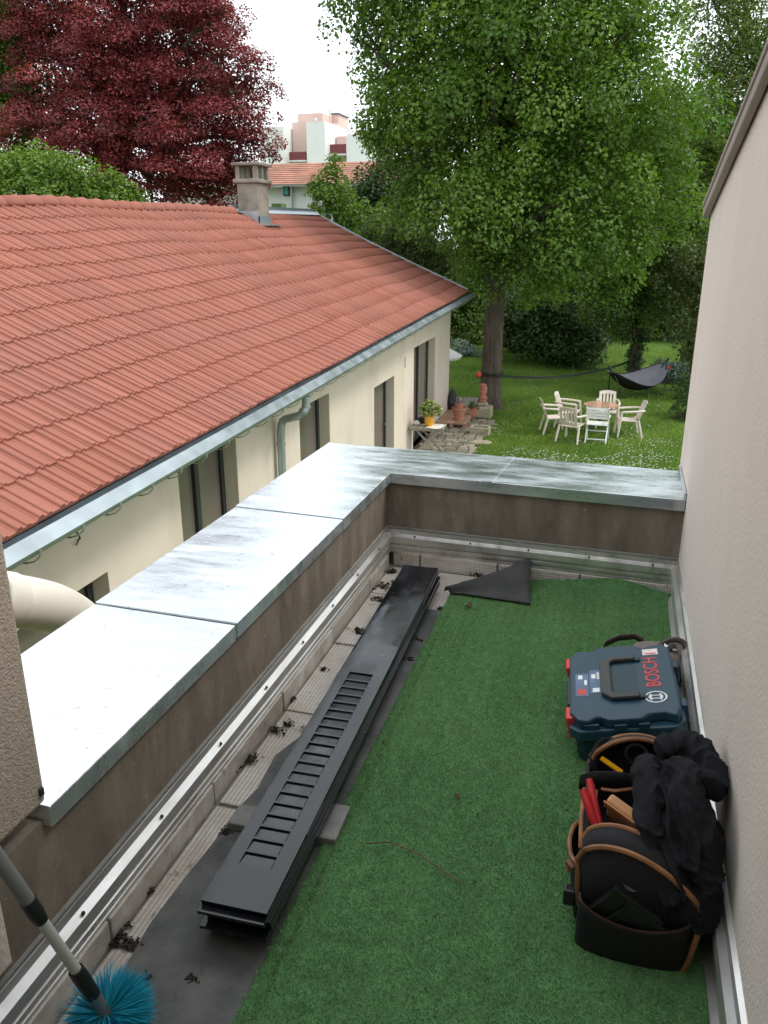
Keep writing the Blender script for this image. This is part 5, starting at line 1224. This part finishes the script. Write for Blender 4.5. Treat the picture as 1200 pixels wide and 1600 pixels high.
shrub('low_bush', 'small dark bush at the foot of the gable wall', [gl_(1075, 640, 22.5, .35), gl_(1072, 665, 22.2, .28), gl_(1080, 610, 23, .40)], 'leaf_dark', seed=77, leaf=.07, dens=700, clump=.15)
shrub('rear_hedge', 'tall deep green hedge closing off the end of the garden', [gl_(px, 470, 42, 2.0) for px in range(800, 1120, 50)]+[gl_(px, 400, 43, 2.2) for px in range(820, 1120, 60)], 'leaf_dark', seed=78, cat='hedge', leaf=.16, dens=110, clump=.6)
shrub('tall_greenery', 'tall mid green trees filling the end of the garden', [gl_(px, 320+30*((px//60) % 2), 46, 2.6) for px in range(840, 1140, 60)]+[gl_(px, 230, 47, 2.4) for px in range(900, 1130, 70)], 'leaf_mid', seed=79, cat='tree', leaf=.17, dens=100, clump=.7)
# ---- birch behind the gable wall
tree('birch_tree', 'tall airy birch with fine hanging leaves beyond the gable wall', Vector((4.9, 30, G)), .2, aty(1180, 60, 30), [gl_(1130, 40, 29, 1.0), gl_(1110, 110, 29, .8), gl_(1160, 90, 29, 1.3), gl_(1190, 20, 29, 1.5), gl_(1110, -10, 29, .9), gl_(1150, 170, 29.5, 1.2), gl_(1120, 200, 30, 1.1), gl_(1140, 260, 30.5, 1.2), gl_(1110, 280, 31, 1.0), gl_(1200, 130, 29, 1.6), gl_(1160, -60, 29, 1.4), gl_(1100, 330, 31, .9)],
     'leaf_birch', seed=81, leaf=.085, dens=300, clump=.28, flat=1.5, droop=1.2, up=.3, cover=1.25, core=.1)

# ================================================================== grass and daisies
g = np.random.default_rng(77); n = 120000
Y = 15+22*g.random(n)**1.25; X = g.uniform(-1, 1, n); X = -2.2+X*(3.2+.18*(Y-15))
ok = ~((X < -2.98) & (Y < 20.95)) & ~((X < -3.4) & (Y < 23.3)); X, Y = X[ok], Y[ok]
V, Fc = blades(np.stack([X, Y, np.full(len(X), G)], 1), .055, .018, .7, 78)
pn = np.array([mnoise.noise(Vector((x*.8, y*.8, 0))) for x, y in zip(X, Y)])
gr = np_mesh('grass', V, Fc, np.repeat(np.clip(.45+.55*pn+g.normal(0, .2, len(X)), 0, 1), 3), 'blade', None); tag(gr, 'short green grass covering the garden lawn', 'grass', kind='stuff')
n = 5200; Y = 16.5+16*g.random(n)**1.9; X = g.uniform(-3.2, 2.0, n)
dn = np.array([mnoise.noise(Vector((x*.9, y*.9, 5))) for x, y in zip(X, Y)]); near = np.clip((20.5-Y)/3, 0, 1)
ok = (dn+near*.45+g.normal(0, .12, n) > .32) & ~((X < -2.95) & (Y < 20.9)); X, Y = X[ok], Y[ok]; n = len(X)
Vs, Fs = [], []
th = np.arange(6)*math.pi/3
for i, (x, y) in enumerate(zip(X, Y)):
    r_ = g.uniform(.008, .017); V = np.stack([x+r_*np.cos(th), y+r_*np.sin(th), G+.065+.004*np.cos(th)+g.uniform(-.01, .01)+0*th], 1); Vs.append(V); Fs += [[6*i, 6*i+1, 6*i+2], [6*i, 6*i+2, 6*i+3], [6*i, 6*i+3, 6*i+4], [6*i, 6*i+4, 6*i+5]]
da = np_mesh('daisies', np.concatenate(Vs), np.array(Fs), np.zeros(n*6), 'daisy', None); tag(da, 'scattered small white daisies in the lawn', 'daisies', kind='stuff')

# ================================================================== houses behind
hb = thing('white_house', 'white rendered house with low clay tile roof behind the chimney', 'house', (-16, 40, G))
z_e, z_r = 4.0, 4.85
MB().box(-24, -11.5, 40.4, 47, G-.2, z_e-.05).build('wall', 'whiter', hb, True)
MB().add([(-24.5, 40.0, z_e), (-11, 40.0, z_e), (-11, 43.7, z_r+1.02), (-24.5, 43.7, z_r+1.02)], [(0, 1, 2, 3)])
rfm = MB(); rows = 11
for k in range(rows):
    t0, t1 = k/rows, (k+1)/rows+.02; ya, yb2 = 40.0+3.7*t0, 40.0+3.7*t1; za, zb2 = z_e+1.3*t0, z_e+1.3*t1
    rfm.add([(-24.5, ya, za+.05), (-11, ya, za+.05), (-11, yb2, zb2+.0), (-24.5, yb2, zb2+.0), (-24.5, ya, za-.04), (-11, ya, za-.04)], [(0, 1, 2, 3), (4, 5, 1, 0)])
rfm.build('roof', 'fartile', hb, True)
MB().box(-24.5, -11, 39.85, 40.0, z_e-.06, z_e+.05).build('gutter', 'verge', hb, True)
a = aty(443, 290, 40.4); b = aty(453, 306, 40.4)
wn = MB().box(a.x, b.x, 40.33, 40.399, b.z, a.z).build('window', 'anthracite', hb, True); MB().box(a.x+.06, b.x-.05, 40.30, 40.329, b.z+.07, a.z-.05).build('shutter', 'turquoise', wn, True)
a = aty(455.5, 292, 40.3); MB().tube([(a.x, 40.3, z_e-.06), (a.x, 40.3, G)], .05, 8).build('downpipe', 'steel', hb, True)
a = aty(424, 318, 38); b = aty(440, 330, 38); o = MB().box(a.x, b.x, 38, 38.6, G, a.z).build('green_cabinet', mat('dull_green', (.10, .16, .06), .7)); tag(o, 'dull green cabinet below the white house wall', 'cabinet')
# garden railing near the roof verge
rl = thing('metal_railing', 'thin grey railing of an outside stair beyond the roof verge', 'railing', tuple(aty(500, 332, 30)))
for px in (492, 500, 505): a = aty(px, 316, 30); b = aty(px, 345, 30); MB().tube([a, Vector((b.x, b.y, b.z-1))], .035, 6).build('post', 'steel', rl, True)
MB().tube([aty(485, 328, 30), aty(508, 320, 30)], .03, 6).build('rail', 'steel', rl, True)
a = aty(505, 325, 31); b = aty(514, 345, 31); MB().box(a.x, b.x, 31, 31.05, b.z, a.z).build('panel', 'turquoise', rl, True)

ap = thing('apartment_block', 'pink and white stepped apartment block with maroon balconies in the distance', 'building', (-30, 80, G))
def blk(x0, x1, y0, Yf, depth, m, nm, y1=None):
    a = aty(x0, y0, Yf); b = aty(x1, y0, Yf); zb = G if y1 is None else aty(x0, y1, Yf).z
    return MB().box(a.x, b.x, Yf, Yf+depth, zb, (a.z+b.z)/2).build(nm, m, ap, True)
blk(405, 443, 198, 79, 9, 'whiter', 'wall'); blk(443.3, 463, 203, 82.5, 6, 'pinkr', 'wall'); blk(456, 478, 190.5, 81, 8, 'pinkr', 'wall'); blk(465, 504, 177, 84, 6, 'pinkr', 'stair_tower')
blk(478.2, 507, 190, 79, 9, 'whiter', 'wall'); blk(507.2, 526, 193, 82.5, 6, 'pinkr', 'wall'); blk(525.5, 541, 213, 82, 6, 'pinkr', 'wall'); blk(526.2, 548, 200, 86, 5, 'whiter', 'wall'); blk(541.2, 578, 209, 79, 9, 'whiter', 'wall')
blk(517, 529, 178, 87, 3, 'pinkr', 'chimney', 195); blk(516, 530, 176.5, 86.8, 3.4, 'anthracite', 'chimney_cap', 178.5)
for x0, x1, y0, y1 in ((444, 478, 238, 250), (508, 540, 226, 240)):
    a, b = aty(x0, y0, 80.2), aty(x1, y1, 80.2); bal = MB().box(a.x, b.x, 80.2, 80.4, b.z, a.z).build('balcony', 'maroon', ap, True); b2 = aty(x1, y1+2.5, 80.2)
    MB().box(a.x-.1, b.x+.1, 80.0, 82.4, b2.z, b.z-.01).build('balcony_slab', 'whiter', bal, True); c2 = aty(x0+7, y0, 80.1); MB().box(a.x-.05, c2.x, 80.05, 80.19, b.z, a.z+.1).build('balcony_panel', 'whiter', bal, True)
for x0, x1, y0, y1, Yf in ((444.5, 450, 224, 238, 82.4), (454, 461, 226, 238, 82.4), (508, 514, 214, 226, 82.4), (519, 524, 217, 226, 82.4), (508, 516, 245, 256, 82.3), (445, 452, 256, 262, 82.3), (490, 494, 184.5, 188.5, 78.9)):
    a, b = aty(x0, y0, Yf), aty(x1, y1, Yf); wn = MB().box(a.x, b.x, Yf-.05, Yf+.2, b.z, a.z).build('window', 'whiter', ap, True); MB().box(a.x+.12, b.x-.12, Yf-.09, Yf-.051, b.z+.1, a.z-.12).build('pane', 'glass', wn, True)
a = aty(504, 172, 81); MB().tube([(a.x, 83, a.z-1), (a.x, 83, a.z+.3)], .05, 5).build('antenna', 'steel', ap, True); MB().tube([(a.x-.4, 83, a.z+.2), (a.x+.5, 83, a.z+.2)], .03, 5).build('antenna', 'steel', ap, True)
